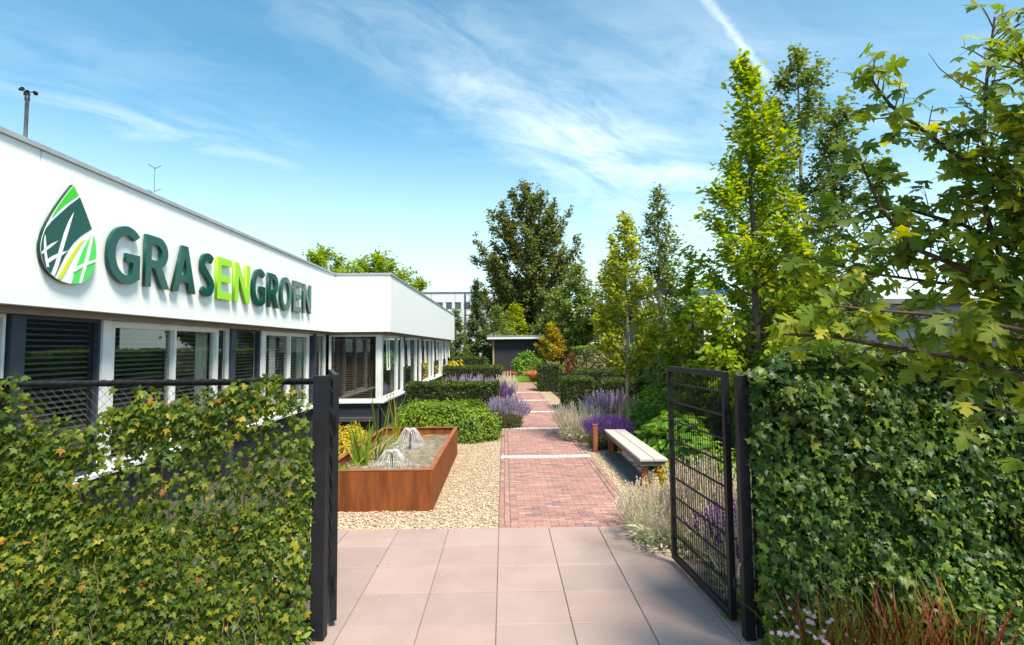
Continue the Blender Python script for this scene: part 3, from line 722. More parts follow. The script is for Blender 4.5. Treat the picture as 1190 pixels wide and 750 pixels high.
# ------------------------------------------------------------------ wall lettering
def arc(cx, cy, rx, ry, a0, a1, n):
    return [(cx + rx * math.cos(math.radians(a0 + (a1 - a0) * i / n)), cy + ry * math.sin(math.radians(a0 + (a1 - a0) * i / n))) for i in range(n + 1)]
def stroke(pts, w):
    lft, rg = [], []
    for i, p in enumerate(pts):
        a = pts[max(i - 1, 0)]; c_ = pts[min(i + 1, len(pts) - 1)]; dx, dy = c_[0] - a[0], c_[1] - a[1]; l = math.hypot(dx, dy)
        lft.append((p[0] - dy / l * w / 2, p[1] + dx / l * w / 2)); rg.append((p[0] + dy / l * w / 2, p[1] - dx / l * w / 2))
    return lft + rg[::-1]
SW = .178
def glyph(ch):
    if ch == 'E': return [[(0, 0), (.72, 0), (.72, .17), (SW, .17), (SW, .42), (.64, .42), (.64, .585), (SW, .585), (SW, .83), (.70, .83), (.70, 1), (0, 1)]], .72
    if ch == 'N': return [[(0, 0), (.19, 0), (.19, .66), (.62, 0), (.80, 0), (.80, 1), (.61, 1), (.61, .36), (.19, 1), (0, 1)]], .80
    if ch == 'A': return [[(0, 0), (.21, 0), (.285, .22), (.61, .22), (.69, 0), (.90, 0), (.555, 1), (.345, 1)], [(.335, .375), (.45, .75), (.56, .375)]], .90
    if ch == 'O': return [arc(.46, .5, .46, .525, 0, 360, 40)[:-1], arc(.46, .5, .275, .365, 0, 360, 40)[:-1]], .92
    if ch == 'R':
        o_ = [(0, 0), (SW, 0), (SW, .37), (.30, .37), (.55, 0), (.80, 0), (.53, .415)] + arc(.40, .70, .33, .30, -55, 90, 12) + [(0, 1)]
        return [o_, [(SW, .53), (SW, .84), (.33, .84)] + arc(.35, .685, .175, .155, 85, -85, 10) + [(.33, .53)]], .80
    if ch == 'G':
        o_ = arc(.50, .5, .50, .525, 48, 300, 30) + [(.86, .10), (.86, .54), (.48, .54), (.48, .385), (.665, .385), (.665, .20)] + arc(.50, .5, .31, .365, 300, 52, 26)
        return [o_], .86
    if ch == 'S':
        c_ = arc(.36, .735, .235, .185, 38, 232, 16) + arc(.32, .26, .235, .185, 52, -146, 16)
        for _ in range(2):
            c_ = [c_[0]] + [((a[0] + 2 * q[0] + d[0]) / 4, (a[1] + 2 * q[1] + d[1]) / 4) for a, q, d in zip(c_[:-2], c_[1:-1], c_[2:])] + [c_[-1]]
        return [stroke(c_, .168)], .60
def curve_mesh(name, loops, depth):
    cu = bpy.data.curves.new(name, 'CURVE'); cu.dimensions = '2D'; cu.fill_mode = 'BOTH'; cu.extrude = depth / 2
    for lp in loops:
        sp = cu.splines.new('POLY'); sp.points.add(len(lp) - 1)
        for p_, q in zip(sp.points, lp): p_.co = (q[0], q[1], 0, 1)
        sp.use_cyclic_u = True
    ob = bpy.data.objects.new(name, cu); COL.objects.link(ob)
    dg = bpy.context.evaluated_depsgraph_get(); dg.update()
    me = bpy.data.meshes.new_from_object(ob.evaluated_get(dg)); bpy.data.objects.remove(ob); bpy.data.curves.remove(cu)
    me.name = name; return me
def wall_mat(y, z, x, sy, sz):       # local (u, v, w) -> wall plane facing +X: u runs along +Y (away from the viewer)
    mm = Matrix(((0, 0, 1, x), (sy, 0, 0, y), (0, sz, 0, z), (0, 0, 0, 1))); return mm
sign = thing('wall_lettering', 'raised dark green and lime capital letters along the white fascia', 'sign', (XM, 10, 3))
spans = [(6.52, 7.13), (7.21, 7.76), (7.80, 8.42), (8.49, 8.92), (9.02, 9.52), (9.60, 10.20), (10.28, 10.86), (10.97, 11.53), (11.56, 12.20), (12.28, 12.82), (12.89, 13.44)]
for ch, (y0, y1), k in zip('GRASENGROEN', spans, range(11)):
    loops, wdt = glyph(ch)
    me = curve_mesh('letter', loops, .04)
    me.transform(wall_mat(y0, 2.985, XM + .045, (y1 - y0) / wdt * .95, .665))
    o = obj('letter', me, M['lime'] if k in (4, 5) else M['deepgreen'], sign)
    o['label'] = ('lime green' if k in (4, 5) else 'dark green') + ' raised capital letter ' + ch
# ------------------------------------------------------------------ emblem
emb = thing('wall_emblem', 'drop-shaped emblem with green, yellow and white grass blades on the fascia', 'emblem', (XM, 5.9, 3))
def ez(pts, x): return [(p.y, p.z) for p in (at_x(30 + a / 5.36, 200 + c_ / 5.36, x) for a, c_ in pts)]
def emb_piece(name, pts, x, th, mt):
    def chaikin(p, n=1):
        return p
    poly = ez(pts, x)
    me = curve_mesh(name, [poly], th); me.transform(Matrix(((0, 0, 1, x - th / 2), (1, 0, 0, 0), (0, 1, 0, 0), (0, 0, 0, 1))))
    return obj(name, me, M[mt], emb)
XE = XM + .058
drop = [(300, 80), (330, 145), (355, 200), (378, 258), (398, 310), (414, 355), (430, 405), (439, 455), (441, 500), (438, 550), (428, 600), (408, 643), (383, 672), (352, 690), (315, 698), (270, 695), (225, 682), (185, 660), (150, 630), (122, 592), (103, 545), (93, 495), (93, 450), (101, 410), (118, 358), (140, 312), (165, 268), (195, 220), (228, 172), (262, 127)]
emb_piece('backing', drop, XE - .006, .04, 'signside'); emb_piece('white_face', drop, XE - .002, .003, 'signwhite')
emb_piece('green_tip', [(299, 84), (330, 145), (290, 172), (250, 200), (205, 240), (163, 287), (180, 250), (205, 208), (240, 158), (268, 122)], XE + .002, .003, 'signgreen')
emb_piece('dark_leaf', [(338, 158), (376, 255), (412, 355), (375, 378), (340, 402), (300, 440), (270, 480), (245, 525), (222, 570), (203, 610), (186, 648), (150, 626), (124, 590), (106, 545), (96, 495), (97, 450), (105, 410), (124, 355), (165, 305), (215, 258), (275, 205)], XE + .002, .003, 'deepgreen')
emb_piece('yellow_blade', [(372, 418), (345, 432), (318, 462), (290, 505), (262, 550), (235, 598), (200, 660), (222, 672), (252, 622), (280, 568), (308, 515), (340, 465)], XE + .002, .003, 'signyellow')
emb_piece('mint_blade', [(418, 388), (390, 425), (362, 475), (338, 530), (318, 585), (300, 640), (287, 694), (318, 697), (352, 689), (383, 671), (407, 642), (427, 600), (437, 550), (440, 500), (437, 455), (428, 412)], XE + .002, .003, 'signmint')
for kb, pts in enumerate(([(300, 252), (268, 310), (242, 375), (222, 440), (205, 500), (185, 570), (158, 636), (180, 650), (205, 585), (226, 510), (245, 440), (268, 365)],
            [(99, 500), (128, 470), (160, 448), (203, 428), (165, 462), (130, 488), (104, 512)], [(128, 552), (165, 525), (210, 505), (266, 490), (225, 520), (175, 545), (136, 572)],
            [(122, 392), (114, 440), (116, 500), (122, 550), (130, 592), (146, 592), (138, 545), (130, 500), (128, 445)],
            [(420, 386), (402, 425), (388, 480), (372, 545), (352, 620), (330, 694), (350, 690), (368, 630), (388, 560), (404, 495), (416, 430)],
            [(296, 605), (340, 580), (385, 560), (439, 545), (438, 560), (390, 578), (345, 598), (300, 626)])):
    emb_piece('white_blade', pts, XE + .005 + kb * .0006, .003, 'signwhite')

# ================================================================== GATE, FENCES
def bx(name, a, b, material, parent, bev=.004):
    return MB().box(a, b, bev).build(name, material, parent)
def gate(hinge, end, lab, h=1.97):
    hx, hy = hinge; ex, ey = end; Lg = math.hypot(ex - hx, ey - hy); an_ = math.atan2(ey - hy, ex - hx)
    t = thing('garden_gate', lab, 'gate', (hx, hy, 0), 'garden gate leaves'); t.rotation_euler = (0, 0, an_)
    def loc(o): o.matrix_parent_inverse = Matrix.Identity(4); return o
    s = .046; z0 = .05
    for x0 in (0, Lg - s): loc(bx('stile', (x0, -s / 2, z0), (x0 + s, s / 2, h), M['steel'], t))
    for z in (z0, h - .055): loc(bx('rail', (s, -s / 2 + .002, z), (Lg - s, s / 2 - .002, z + .055), M['steel'], t))
    wm = MB().tube([(0, 0, z0 + .05), (0, 0, h - .05)], .0032, 5).mesh('vertical_wire'); wm.materials.append(M['steel'])
    n = 24
    for i in range(1, n): loc(obj('vertical_wire', wm, M['steel'], t, (s + (Lg - 2 * s) * i / n, 0, 0)))
    hm = MB().tube([(s - .005, -.009, 0), (Lg - s + .005, -.009, 0)], .0055, 5).tube([(s - .005, .009, 0), (Lg - s + .005, .009, 0)], .0055, 5).mesh('cross_wire'); hm.materials.append(M['steel'])
    for i in range(1, 10): loc(obj('cross_wire', hm, M['steel'], t, (0, 0, z0 + .055 + (h - z0 - .11) * i / 9.6)))
    for z in (.35, 1.6): loc(MB().tube([(-.03, 0, z - .04), (-.03, 0, z + .04)], .016, 8).build('hinge', M['steel'], t))
    return t
gate((1.845, 4.53), (1.775, 5.86), 'right-hand black wire mesh gate leaf standing open')
gate((-1.27, 4.63), (-1.66, 5.78), 'left-hand black wire mesh gate leaf standing open, seen edge-on')

def fence_posts(name, xs, y, lab, h, rail_z, w=.05):
    t = thing(name, lab, 'fence', (xs[0], y, 0))
    for x in xs: 
        p = bx('post', (x - w, y - w, -.06), (x + w, y + w, h), M['steel'], t, .004)
    return t
fl = fence_posts('chain_link_fence', [-1.335, -3.82, -6.3], 4.47, 'black chain-link fence left of the gateway, overgrown with ivy', 1.97, 1.93)
MB().tube([(-1.385, 4.47, 1.925), (-6.3, 4.47, 1.925)], .024, 8).build('top_rail', M['steel'], fl, True)
MB().tube([(-1.385, 4.47, .12), (-6.3, 4.47, .12)], .018, 8).build('bottom_rail', M['steel'], fl, True)
wm = MB(); sp = .075; Hh = 1.80
for sg in (1, -1):
    k = -1.39 + (Hh if sg > 0 else 0)
    x = -6.3 - Hh
    while x < -1.39 + Hh:
        # diagonal wire clipped to the panel
        pts = []
        xa, za, xb, zb = (x, .12, x + Hh, .12 + Hh) if sg > 0 else (x, .12 + Hh, x + Hh, .12)
        lo, hi = -6.3, -1.39
        if xa < lo: za += (zb - za) * (lo - xa) / (xb - xa); xa = lo
        if xb > hi: zb = za + (zb - za) * (hi - xa) / (xb - xa); xb = hi
        if xb - xa > .05: wm.tube([(xa, 4.47 + .004 * sg, za), (xb, 4.47 + .004 * sg, zb)], .0014, 4, False)
        x += sp
wo_ = wm.build('wire_mesh', M['steel'], fl); wo_['kind'] = 'stuff'
# twist wire round the rail
tw_ = MB(); tw_.tube([(-1.4 - i * .012, 4.47 + .029 * math.cos(i * .9), 1.925 + .029 * math.sin(i * .9)) for i in range(400)], .0025, 4, False); tw_.build('binding_wire', M['steel'], fl)

fr = fence_posts('mesh_fence', [1.885, 4.3], 4.36, 'black fence right of the gateway, hidden under dark ivy', 1.95, 1.9, .037)
MB().tube([(1.93, 4.36, 1.9), (6.3, 4.36, 1.9)], .024, 8).build('top_rail', M['steel'], fr, True)
hm = MB().tube([(1.93, 4.36, 0), (6.3, 4.36, 0)], .003, 4).mesh('cross_wire')
for i in range(9): obj('cross_wire', hm, M['steel'], fr, (0, 0, .1 + .2 * i))

def ivy_wall(name, lab, x0, x1, y, h, depth, n_front, n_top, n_back, size, lm, density=None, stems=40, ymin=None, core=True, nsingle=300, view=None, young=0):
    t = thing(name, lab, 'ivy', ((x0 + x1) / 2, y, 0))
    def layer(n, side):
        X = U(x0, x1, n); Z = U(-.03, h, n) ** 1.0; q = np.stack([X, np.zeros(n), Z], 1)
        bulge = vnoise(q, 2.2) * .6 + vnoise(q, 6) * .4
        P = np.stack([X, y + side * (depth * (.25 + bulge) * np.clip((h + .05 - Z) / .15, .35, 1)) * np.abs(1 - np.abs(RNG.normal(0, .28, n))), Z], 1)
        N = np.array([0, side * 1.0, .40]) + rv(n, .5); A = np.array([0, side * .25, -1.0]) + rv(n, .6)
        return P, N, A
    Ps, Ns, As = [], [], []
    for n, sd in ((n_front, -1), (n_back, 1)):
        p, q, a = layer(n, sd); Ps.append(p); Ns.append(q); As.append(a)
    X = U(x0, x1, n_top); q = np.stack([X, np.zeros(n_top), X * 0], 1)
    P = np.stack([X, y + U(-1, 1, n_top) * depth * .9, h + (vnoise(q, 3) - .45) * .22 + RNG.normal(0, .03, n_top)], 1)
    Ps.append(P); Ns.append(np.array([0, -.35, 1.0]) + rv(n_top, .4)); As.append(np.array([0, -.6, -.4]) + rv(n_top, .7))
    P, N, A = np.concatenate(Ps), np.concatenate(Ns), np.concatenate(As); S = size[0] + (size[1] - size[0]) * U(0, 1, len(P)) ** 1.5
    if density is not None:
        k = U(0, 1, len(P)) < density(P); P, N, A, S = P[k], N[k], A[k], S[k]
    # nearest, largest front leaves as single pieces
    score = S - (P[:, 1] - y) * .3 - np.where((P[:, 0] < (view[0] if view else -9)) | (P[:, 0] > (view[1] if view else 9)) | (P[:, 2] < .2), 9, 0)
    idx = np.argsort(-score)[:nsingle]; mk = np.zeros(len(P), bool); mk[idx] = True
    ii, jj = np.nonzero(mk)[0], np.nonzero(~mk)[0]
    for q, tv in enumerate(IVYS):
        i3, j3 = ii[q::3], jj[q::3]
        single_leaves(np_mesh('leaf', *tv), P[i3], N[i3], A[i3], S[i3], lm, t)
        cloud('foliage', tv, P[j3], N[j3], A[j3], S[j3], lm, t, U(.8, 1.1, len(j3)), True)
    n = young; X = U(x0, x1, n // 6); Z = U(.2, h, n // 6); c3 = np.repeat(np.stack([X, np.full(n // 6, y - depth * .95), Z], 1), 6, 0) + rv(n // 6 * 6, .03) * [1, .5, 1]
    if n: cloud('young_leaves', IVY, c3, np.array([0, -1, .5]) + rv(len(c3), .5), np.array([0, -.2, -1]) + rv(len(c3), .7), U(.014, .028, len(c3)), L['skimmia'], t, None, True)
    mb = MB()
    for k in range(stems):
        x = U(x0, x1); z = -.03; pts = []; L_ = U(.5, h * .95); ph = U(0, 6); yo = y + (U(-depth * .5, depth * .3) if k % 3 else -depth * U(.45, .95)); L_ = L_ if k % 3 else U(.3, .7)
        for i in range(9): pts.append((x + .012 * math.sin(ph + i * 1.3) + U(-.008, .008), yo + U(-.015, .015), z + L_ * i / 8)); x += U(-.02, .02)
        mb.tube(pts, [(.007 if k % 3 else .0042) - .0003 * i for i in range(9)], 5, False)
    mb.build('stems', M['stem'], t)['kind'] = 'stuff'
    if core: MB().box((x0 + .03, y - .03, -.05), (x1, y + .03, h - .12)).build('dark_core', M['core'], t)  # solid box, its dark colour stands in for shade behind the leaves
    return t
def dens_left(P):
    X, Z = P[:, 0], P[:, 2]; q = np.stack([X, X * 0, Z], 1)
    d = np.clip((vnoise(q, 1.7) - .20) * 4.6, .30, 1)
    # ragged top: profile of the highest shoots along the fence
    xs = np.array([-6, -3.9, -3.7, -3.55, -3.4, -3.1, -2.9, -2.6, -2.3, -2.05, -1.95, -1.75, -1.6, -1.4, -1.3])
    zs = np.array([1.9, 1.84, 1.93, 1.82, 1.72, 1.70, 1.85, 1.80, 1.84, 1.90, 1.97, 1.98, 1.88, 1.82, 1.85])
    top = np.interp(X, xs, zs) + (vnoise(q, 9) - .5) * .20 + (vnoise(q, 3) - .5) * .16
    d = d * np.clip((top - Z) / .10, 0, 1)
    hole = np.exp(-(((X + 2.25) / .55) ** 2 + ((Z - 1.42) / .10) ** 2)) * .5 + np.exp(-(((X + 2.45) / .45) ** 2 + ((Z - 1.08) / .16) ** 2)) * .4
    low = np.clip((Z - .2) / .5, .75, 1)
    return d * (1 - np.clip(hole, 0, .9)) * low
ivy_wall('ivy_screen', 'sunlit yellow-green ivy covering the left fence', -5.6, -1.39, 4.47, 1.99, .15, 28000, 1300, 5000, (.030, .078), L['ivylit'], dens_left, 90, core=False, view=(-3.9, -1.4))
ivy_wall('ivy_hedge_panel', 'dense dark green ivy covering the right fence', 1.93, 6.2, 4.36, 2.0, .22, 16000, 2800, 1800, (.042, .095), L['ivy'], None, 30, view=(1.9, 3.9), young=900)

# ================================================================== BASIN
bas = thing('water_basin', 'rectangular rust coloured steel water basin on the gravel', 'basin', (-1.67, 10, 0))
x0, x1, y0, y1, zt = -2.44, -.90, 7.86, 12.0, .53
bx('side_panel', (x0, y0, -.05), (x1, y0 + .035, zt - .012), M['corten'], bas); bx('side_panel', (x0, y1 - .035, -.05), (x1, y1, zt - .012), M['corten'], bas)
bx('side_panel', (x0, y0 + .036, -.05), (x0 + .035, y1 - .036, zt - .013), M['corten'], bas); bx('side_panel', (x1 - .035, y0 + .036, -.05), (x1, y1 - .036, zt - .013), M['corten'], bas)
rw = .065; rz = zt - .011
def mit(name, p):
    mb = MB(); mb.hexa([(x, y, rz) for x, y in p] + [(x, y, zt) for x, y in p]); return mb.build(name, M['cortenrim'], bas)
e = .004
X0, X1, Y0_, Y1_ = x0 - e, x1 + e, y0 - e, y1 + e
mit('rim', [(X0, Y0_), (X1, Y0_), (X1 - rw, Y0_ + rw), (X0 + rw, Y0_ + rw)]); mit('rim', [(X1 - rw, Y1_ - rw), (X1, Y1_), (X0, Y1_), (X0 + rw, Y1_ - rw)])
mit('rim', [(X0, Y0_), (X0 + rw, Y0_ + rw), (X0 + rw, Y1_ - rw), (X0, Y1_)]); mit('rim', [(X1 - rw, Y0_ + rw), (X1, Y0_), (X1, Y1_), (X1 - rw, Y1_ - rw)])
JETS = [(-1.62, 8.72), (-1.60, 10.25)]
nx, ny = 70, 170; gx = np.linspace(x0 + .036, x1 - .036, nx); gy = np.linspace(y0 + .037, y1 - .037, ny); GX, GY = np.meshgrid(gx, gy)
zw = .385 + np.zeros_like(GX)
for jx, jy in JETS:
    r_ = np.hypot(GX - jx, GY - jy); zw += .012 * np.cos(r_ * 42) * np.exp(-((r_ - .35) / .35) ** 2)
for k in range(14):
    a = U(0, 6.28); fq_ = U(14, 40); zw += .0022 * np.sin(fq_ * (GX * math.cos(a) + GY * math.sin(a)) + U(0, 6))
zw += RNG.normal(0, .002, zw.shape)
V = np.stack([GX.ravel(), GY.ravel(), zw.ravel()], 1); i_ = np.arange((ny - 1) * nx).reshape(ny - 1, nx)[:, :-1].ravel()
obj('water', np_mesh('water', V, np.stack([i_, i_ + 1, i_ + nx + 1, i_ + nx], 1), True), M['water'], bas)
def fountain(jx, jy, top, R, lab, bell):
    t = thing('fountain_jet', lab, 'fountain', (jx, jy, .385), 'fountain jets in the basin')
    MB().tube([(jx, jy, .2), (jx, jy, .50), (jx, jy, top - .02)], [.022, .02, .012], 10).build('nozzle', M['darkplastic'], t, True)
    mb = MB()
    for k in range(170 if bell else 130):
        a = U(0, 6.283); rr = R * U(.8, 1.06); up_ = U(.0, .03); pts = []
        for i in range(9):
            s = i / 8; r_ = rr * s; z = top + up_ * math.sin(s * 3.14) + (.07 if bell else .03) * math.sin(min(1, s * 1.6) * 3.14) - (top - .39) * s ** 2.3
            pts.append((jx + r_ * math.cos(a), jy + r_ * math.sin(a), z))
        j0 = random.randint(0, 5); j1 = min(9, j0 + random.randint(2, 4))
        mb.tube(pts[j0:j1], [U(.001, .0026) for _ in range(j1 - j0)], 4, False)
    mb.build('water_streams', M['foam'], t, True)['kind'] = 'stuff'
    # thin sheet of water
    v, f = [], []; nr, na = 10, 28
    for i in range(nr + 1):
        s = i / nr
        for k in range(na):
            a = 6.283 * k / na; r_ = R * s * (1 + .05 * math.sin(5 * a)) * .95; z = top + (.06 if bell else .02) * math.sin(min(1, s * 1.6) * 3.14) - (top - .39) * s ** 2.3 + U(-.006, .006)
            v.append((jx + r_ * math.cos(a), jy + r_ * math.sin(a), z))
    for i in range(nr):
        for k in range(na):
            if random.random() < (.55 if bell else .2): f.append((i * na + k, i * na + (k + 1) % na, (i + 1) * na + (k + 1) % na, (i + 1) * na + k))
    mb = MB(); mb.v = v; mb.f = f; mb.build('water_sheet', M['spray'], t, True)['kind'] = 'stuff'
    n = 520; a = U(0, 6.28, n); r_ = R * U(.3, 1.5, n); P = np.stack([jx + r_ * np.cos(a), jy + r_ * np.sin(a), .39 + np.abs(RNG.normal(0, .06, n)) * (1.6 - r_ / R / 1.2).clip(.1, 2)], 1)
    cloud('droplets', BALL, P, rv(n), rv(n), U(.006, .016, n), M['foam'], t, None, True)
fountain(*JETS[0], .62, .27, 'nearer fountain jet on a dark nozzle spraying a flat umbrella of water', False)
fountain(*JETS[1], .69, .29, 'farther fountain jet bubbling into a glassy bell of water', True)

# iris and reeds standing in the basin
def blades(name, lab, cat, centers, n, hgt, lm, tm=BLADEW, spread=.25, parent=None, wide=1.0, rad=.1, group=None):
    P, A, S = [], [], []
    c = centers[0]
    for cx_, cy_, cz_ in centers:
        k = n // len(centers); a = U(0, 6.28, k); r_ = np.sqrt(U(0, 1, k)) * rad
        P.append(np.stack([cx_ + r_ * np.cos(a), cy_ + r_ * np.sin(a), np.full(k, cz_)], 1))
        out = np.stack([np.cos(a), np.sin(a), a * 0], 1)
        A.append(np.array([0, 0, 1]) + out * spread * U(.2, 1.2, (k, 1)) + rv(k, spread * .35)); S.append(U(hgt[0], hgt[1], k))
    P, A, S = np.concatenate(P), np.concatenate(A), np.concatenate(S)
    N = -(np.stack([A[:, 0], A[:, 1], A[:, 0] * 0], 1)) + rv(len(P), .25) * [1, 1, .2]
    t = cloud(name, tm, P, -N, A, S, lm, None, wide)
    return tag(t, lab, cat, group)
blades('water_iris', 'upright green iris leaves in the left corner of the basin', 'iris', [(-2.12, 8.95, .36), (-2.2, 9.2, .36)], 26, (.45, .75), L['iris'], BLADEW, .22, wide=.95, rad=.14)
blades('floating_leaves', 'broad low water plant leaves at the front of the basin', 'water plant', [(-2.28, 8.3, .37)], 9, (.12, .22), L['fresh'], OVAL, .9, wide=1.0, rad=.1)
blades('bent_iris', 'yellowing arched iris leaves between the jets and the basin side', 'iris', [(-1.98, 9.35, .36)], 16, (.5, .8), L['iris'], FLOPPY, .7, wide=1.6, rad=.1)
blades('tall_reeds', 'tall thin reeds at the back of the basin before the bay window', 'reeds', [(-2.2, 10.9, .36), (-2.05, 11.3, .36)], 18, (.9, 1.42), L['iris'], BLADES, .13, wide=.5, rad=.1)

# ================================================================== BENCH
bn = thing('garden_bench', 'low bench with two long grey planks on rusty posts beside the path', 'bench', (2.37, 10.35, 0))
for x0_ in (2.15, 2.367): bx('plank', (x0_, 8.80, .415), (x0_ + .205, 11.94, .452), M['bench'], bn, .006)
bx('side_beam', (2.165, 8.83, .335), (2.195, 11.91, .414), M['benchside'], bn); bx('side_beam', (2.525, 8.83, .335), (2.555, 11.91, .414), M['benchside'], bn)
for yb_ in (8.832, 10.2, 11.87): bx('cross_beam', (2.196, yb_, .34), (2.524, yb_ + .04, .413), M['benchside'], bn)
for yb_ in (8.90, 11.7): 
    bx('leg', (2.20, yb_, -.02), (2.29, yb_ + .09, .412), M['oak'], bn); bx('leg', (2.43, yb_, -.02), (2.52, yb_ + .09, .412), M['oak'], bn)
pad = tag(bx('bench_slab', (2.12, 8.3, -.05), (2.85, 11.72, .012), M['slate'], None), 'dark slate slab lying under the bench', 'slab')
pl = thing('bollard_light', 'short rusty square post beside the purple lavender', 'bollard', (1.965, 11.98, 0))
bx('post', (1.92, 11.935, -.05), (2.01, 12.025, .535), M['oak'], pl, .004); bx('cap', (1.915, 11.93, .536), (2.015, 12.03, .555), M['cortenrim'], pl, .003)

# ================================================================== PLANTS
def mound(name, lab, cat, c, rad, n, leaf, lm, tm=OVAL, layers=.25, bump_=.25, wide=None, group=None, boxy=2.0, nrm=.45, down=.1, single=0):
    """leafy bush: leaves through the outer shell of a lumpy half ellipsoid"""
    c = np.array(c, float); rad = np.array(rad, float)
    d = norm(rv(n)); d[:, 2] = np.abs(d[:, 2]) * 1.05 - .05
    d = d / ((np.abs(d) ** boxy).sum(1, keepdims=True)) ** (1 / boxy)
    bmp_ = 1 + (vnoise(d * 2.3 + c, 1.6) - .5) * 2 * bump_
    sh = 1 - np.abs(RNG.normal(0, layers, n)).clip(0, .8)
    P = c + d * rad * (bmp_ * sh)[:, None]
    P[:, 2] = np.maximum(P[:, 2], c[2] + .01)
    N = norm(d / rad) + np.array([0, 0, .5]) + rv(n, nrm); A = norm(d / rad) * .6 + np.array([0, 0, -down]) + rv(n, .6)
    t = thing(name, lab, cat, tuple(c), group)
    cloud('foliage', tm, P, N, A, U(leaf[0], leaf[1], n), lm, t, wide, True)
    mb = MB()
    for k in range(9):
        a = k * 2.4; mb.tube([(c[0], c[1], c[2] - .05), tuple(c + np.array([math.cos(a), math.sin(a), 0]) * rad * .35 + [0, 0, rad[2] * .35]), tuple(c + np.array([math.cos(a), math.sin(a), 0]) * rad * .6 + [0, 0, rad[2] * .6])], [.02, .014, .006], 5, False)
    mb.build('branches', M['bark'], t)
    return t
def hedge(name, lab, x0, x1, y0, y1, h, n, lm=None, leaf=(.04, .075), group='clipped yew hedges'):
    t = thing(name, lab, 'hedge', ((x0 + x1) / 2, (y0 + y1) / 2, 0), group)
    lm = lm or L['yew']
    a_f, a_s, a_t = (x1 - x0) * h, (y1 - y0) * h, (x1 - x0) * (y1 - y0); tot = 1.6 * a_f + 2 * a_s + 1.5 * a_t
    Ps, Ns = [], []
    for nm, ar in (((0, -1, 0), a_f), ((0, 1, 0), .6 * a_f), ((1, 0, 0), a_s), ((-1, 0, 0), a_s), ((0, 0, 1), 1.5 * a_t)):
        k = int(n * ar / tot); q = np.stack([U(x0, x1, k), U(y0, y1, k), U(-.03, h, k)], 1)
        if nm[0]: q[:, 0] = x1 if nm[0] > 0 else x0
        if nm[1]: q[:, 1] = y1 if nm[1] > 0 else y0
        if nm[2]: q[:, 2] = h
        off = (vnoise(q, 2.5) - .5) * .10 + (vnoise(q, 8) - .5) * .05 - np.abs(RNG.normal(0, .04, k))
        q = q + np.array(nm) * off[:, None]
        # soften the corners
        Ps.append(q); Ns.append(np.array(nm) * 1.0 + rv(k, .55))
    P, N = np.concatenate(Ps), np.concatenate(Ns); A = norm(N) * .8 + np.array([0, 0, .45]) + rv(len(P), .6)
    cloud('foliage', SLIM, P, rv(len(P)), A, U(leaf[0], leaf[1], len(P)) * 1.25, lm, t, 1.6, True)
    MB().box((x0 + .07, y0 + .07, -.05), (x1 - .07, y1 - .07, h - .08)).build('dark_core', M['core'], t)  # solid filling, shade between the leaves painted as a dark colour
    return t
def lavender(name, lab, c, R, H, n, fl, leafm, spike=(.12, .22), group=None, lean=(0, 0), stemless=False, cat='lavender', fat=False, ry=None, leafn=1.0):
    """flowering clump: fine leaves below, upright stems ending in flower spikes"""
    c = np.array(c, float); t = thing(name, lab, cat, tuple(c), group); ry = ry or R
    a = U(0, 6.28, n); r_ = np.sqrt(U(0, 1, n)); B = c + np.stack([np.cos(a) * r_ * R * .55, np.sin(a) * r_ * ry * .55, a * 0], 1)
    D = norm(np.stack([np.cos(a) * r_ * R * .8 + lean[0], np.sin(a) * r_ * ry * .8 + lean[1], np.full(n, H)], 1) + rv(n, .07))
    Ln = H * U(.72, 1.05, n) * (1 - .18 * r_ ** 2)
    cloud('stems', STEM, B, rv(n) * [1, 1, .1], D, Ln, leafm, t, .8, True)
    S = U(spike[0], spike[1], n); cloud('flower_spikes', SPIKEFAT if fat else SPIKE, B + D * (Ln - S * .3)[:, None], rv(n) * [1, 1, .1], D, S, fl, t, 1, True)
    k = int(n * 2.2 * leafn); a = U(0, 6.28, k); r_ = np.sqrt(U(0, 1, k)); B = c + np.stack([np.cos(a) * r_ * R * .7, np.sin(a) * r_ * ry * .7, U(0, .45, k) * H * (1 - .4 * r_)], 1)
    D = np.stack([np.cos(a) * r_, np.sin(a) * r_, np.full(k, .8)], 1) + rv(k, .35)
    cloud('leaves', SLIM, B, rv(k), D, U(.10, .2, k), leafm, t, .8, True)
    return t

# left side of the path
mound('skimmia_bush', 'low bright green evergreen bush behind the basin', 'bush', (-1.35, 13.9, 0), (1.25, .85, .88), 7500, (.06, .095), L['skimmia'], OVAL, .10, .16, group='low shrubs', boxy=3.2)
mound('euonymus_bush', 'small yellow-green bush left of the basin under the bay window', 'bush', (-2.95, 11.2, 0), (.5, .8, .72), 2600, (.05, .08), L['yellow'], OVAL, .2, .2)
hedge('yew_hedge', 'wide clipped yew hedge directly behind the low bright green bush', -2.75, -.08, 16.3, 17.5, 1.14, 14000)
hedge('yew_hedge', 'clipped yew hedge behind the pale lavender, second along the bay', -2.75, -.02, 26.6, 28.0, 1.26, 9000)
hedge('yew_hedge', 'farthest low dark yew hedge by the end of the building', -3.4, -1.1, 34.5, 35.6, 1.55, 5000, leaf=(.06, .1))
lavender('lavender_clump', 'pale mauve lavender clump leaning over the left edge of the path', (.12, 15.75, 0), .55, .76, 560, L['mauve'], L['lavleaf'], (.12, .2), lean=(.14, -.06))
lavender('purple_salvia', 'small deep purple flower clump at the right end of the wide hedge', (.08, 17.6, 0), .28, .98, 150, L['purple'], L['lavleaf'], (.15, .25), cat='salvia')
lavender('lavender_drift', 'broad drift of pale mauve lavender behind the wide hedge', (-1.25, 21.0, 0), 1.45, 1.10, 700, L['mauve'], L['lavleaf'], (.16, .26), ry=2.2)
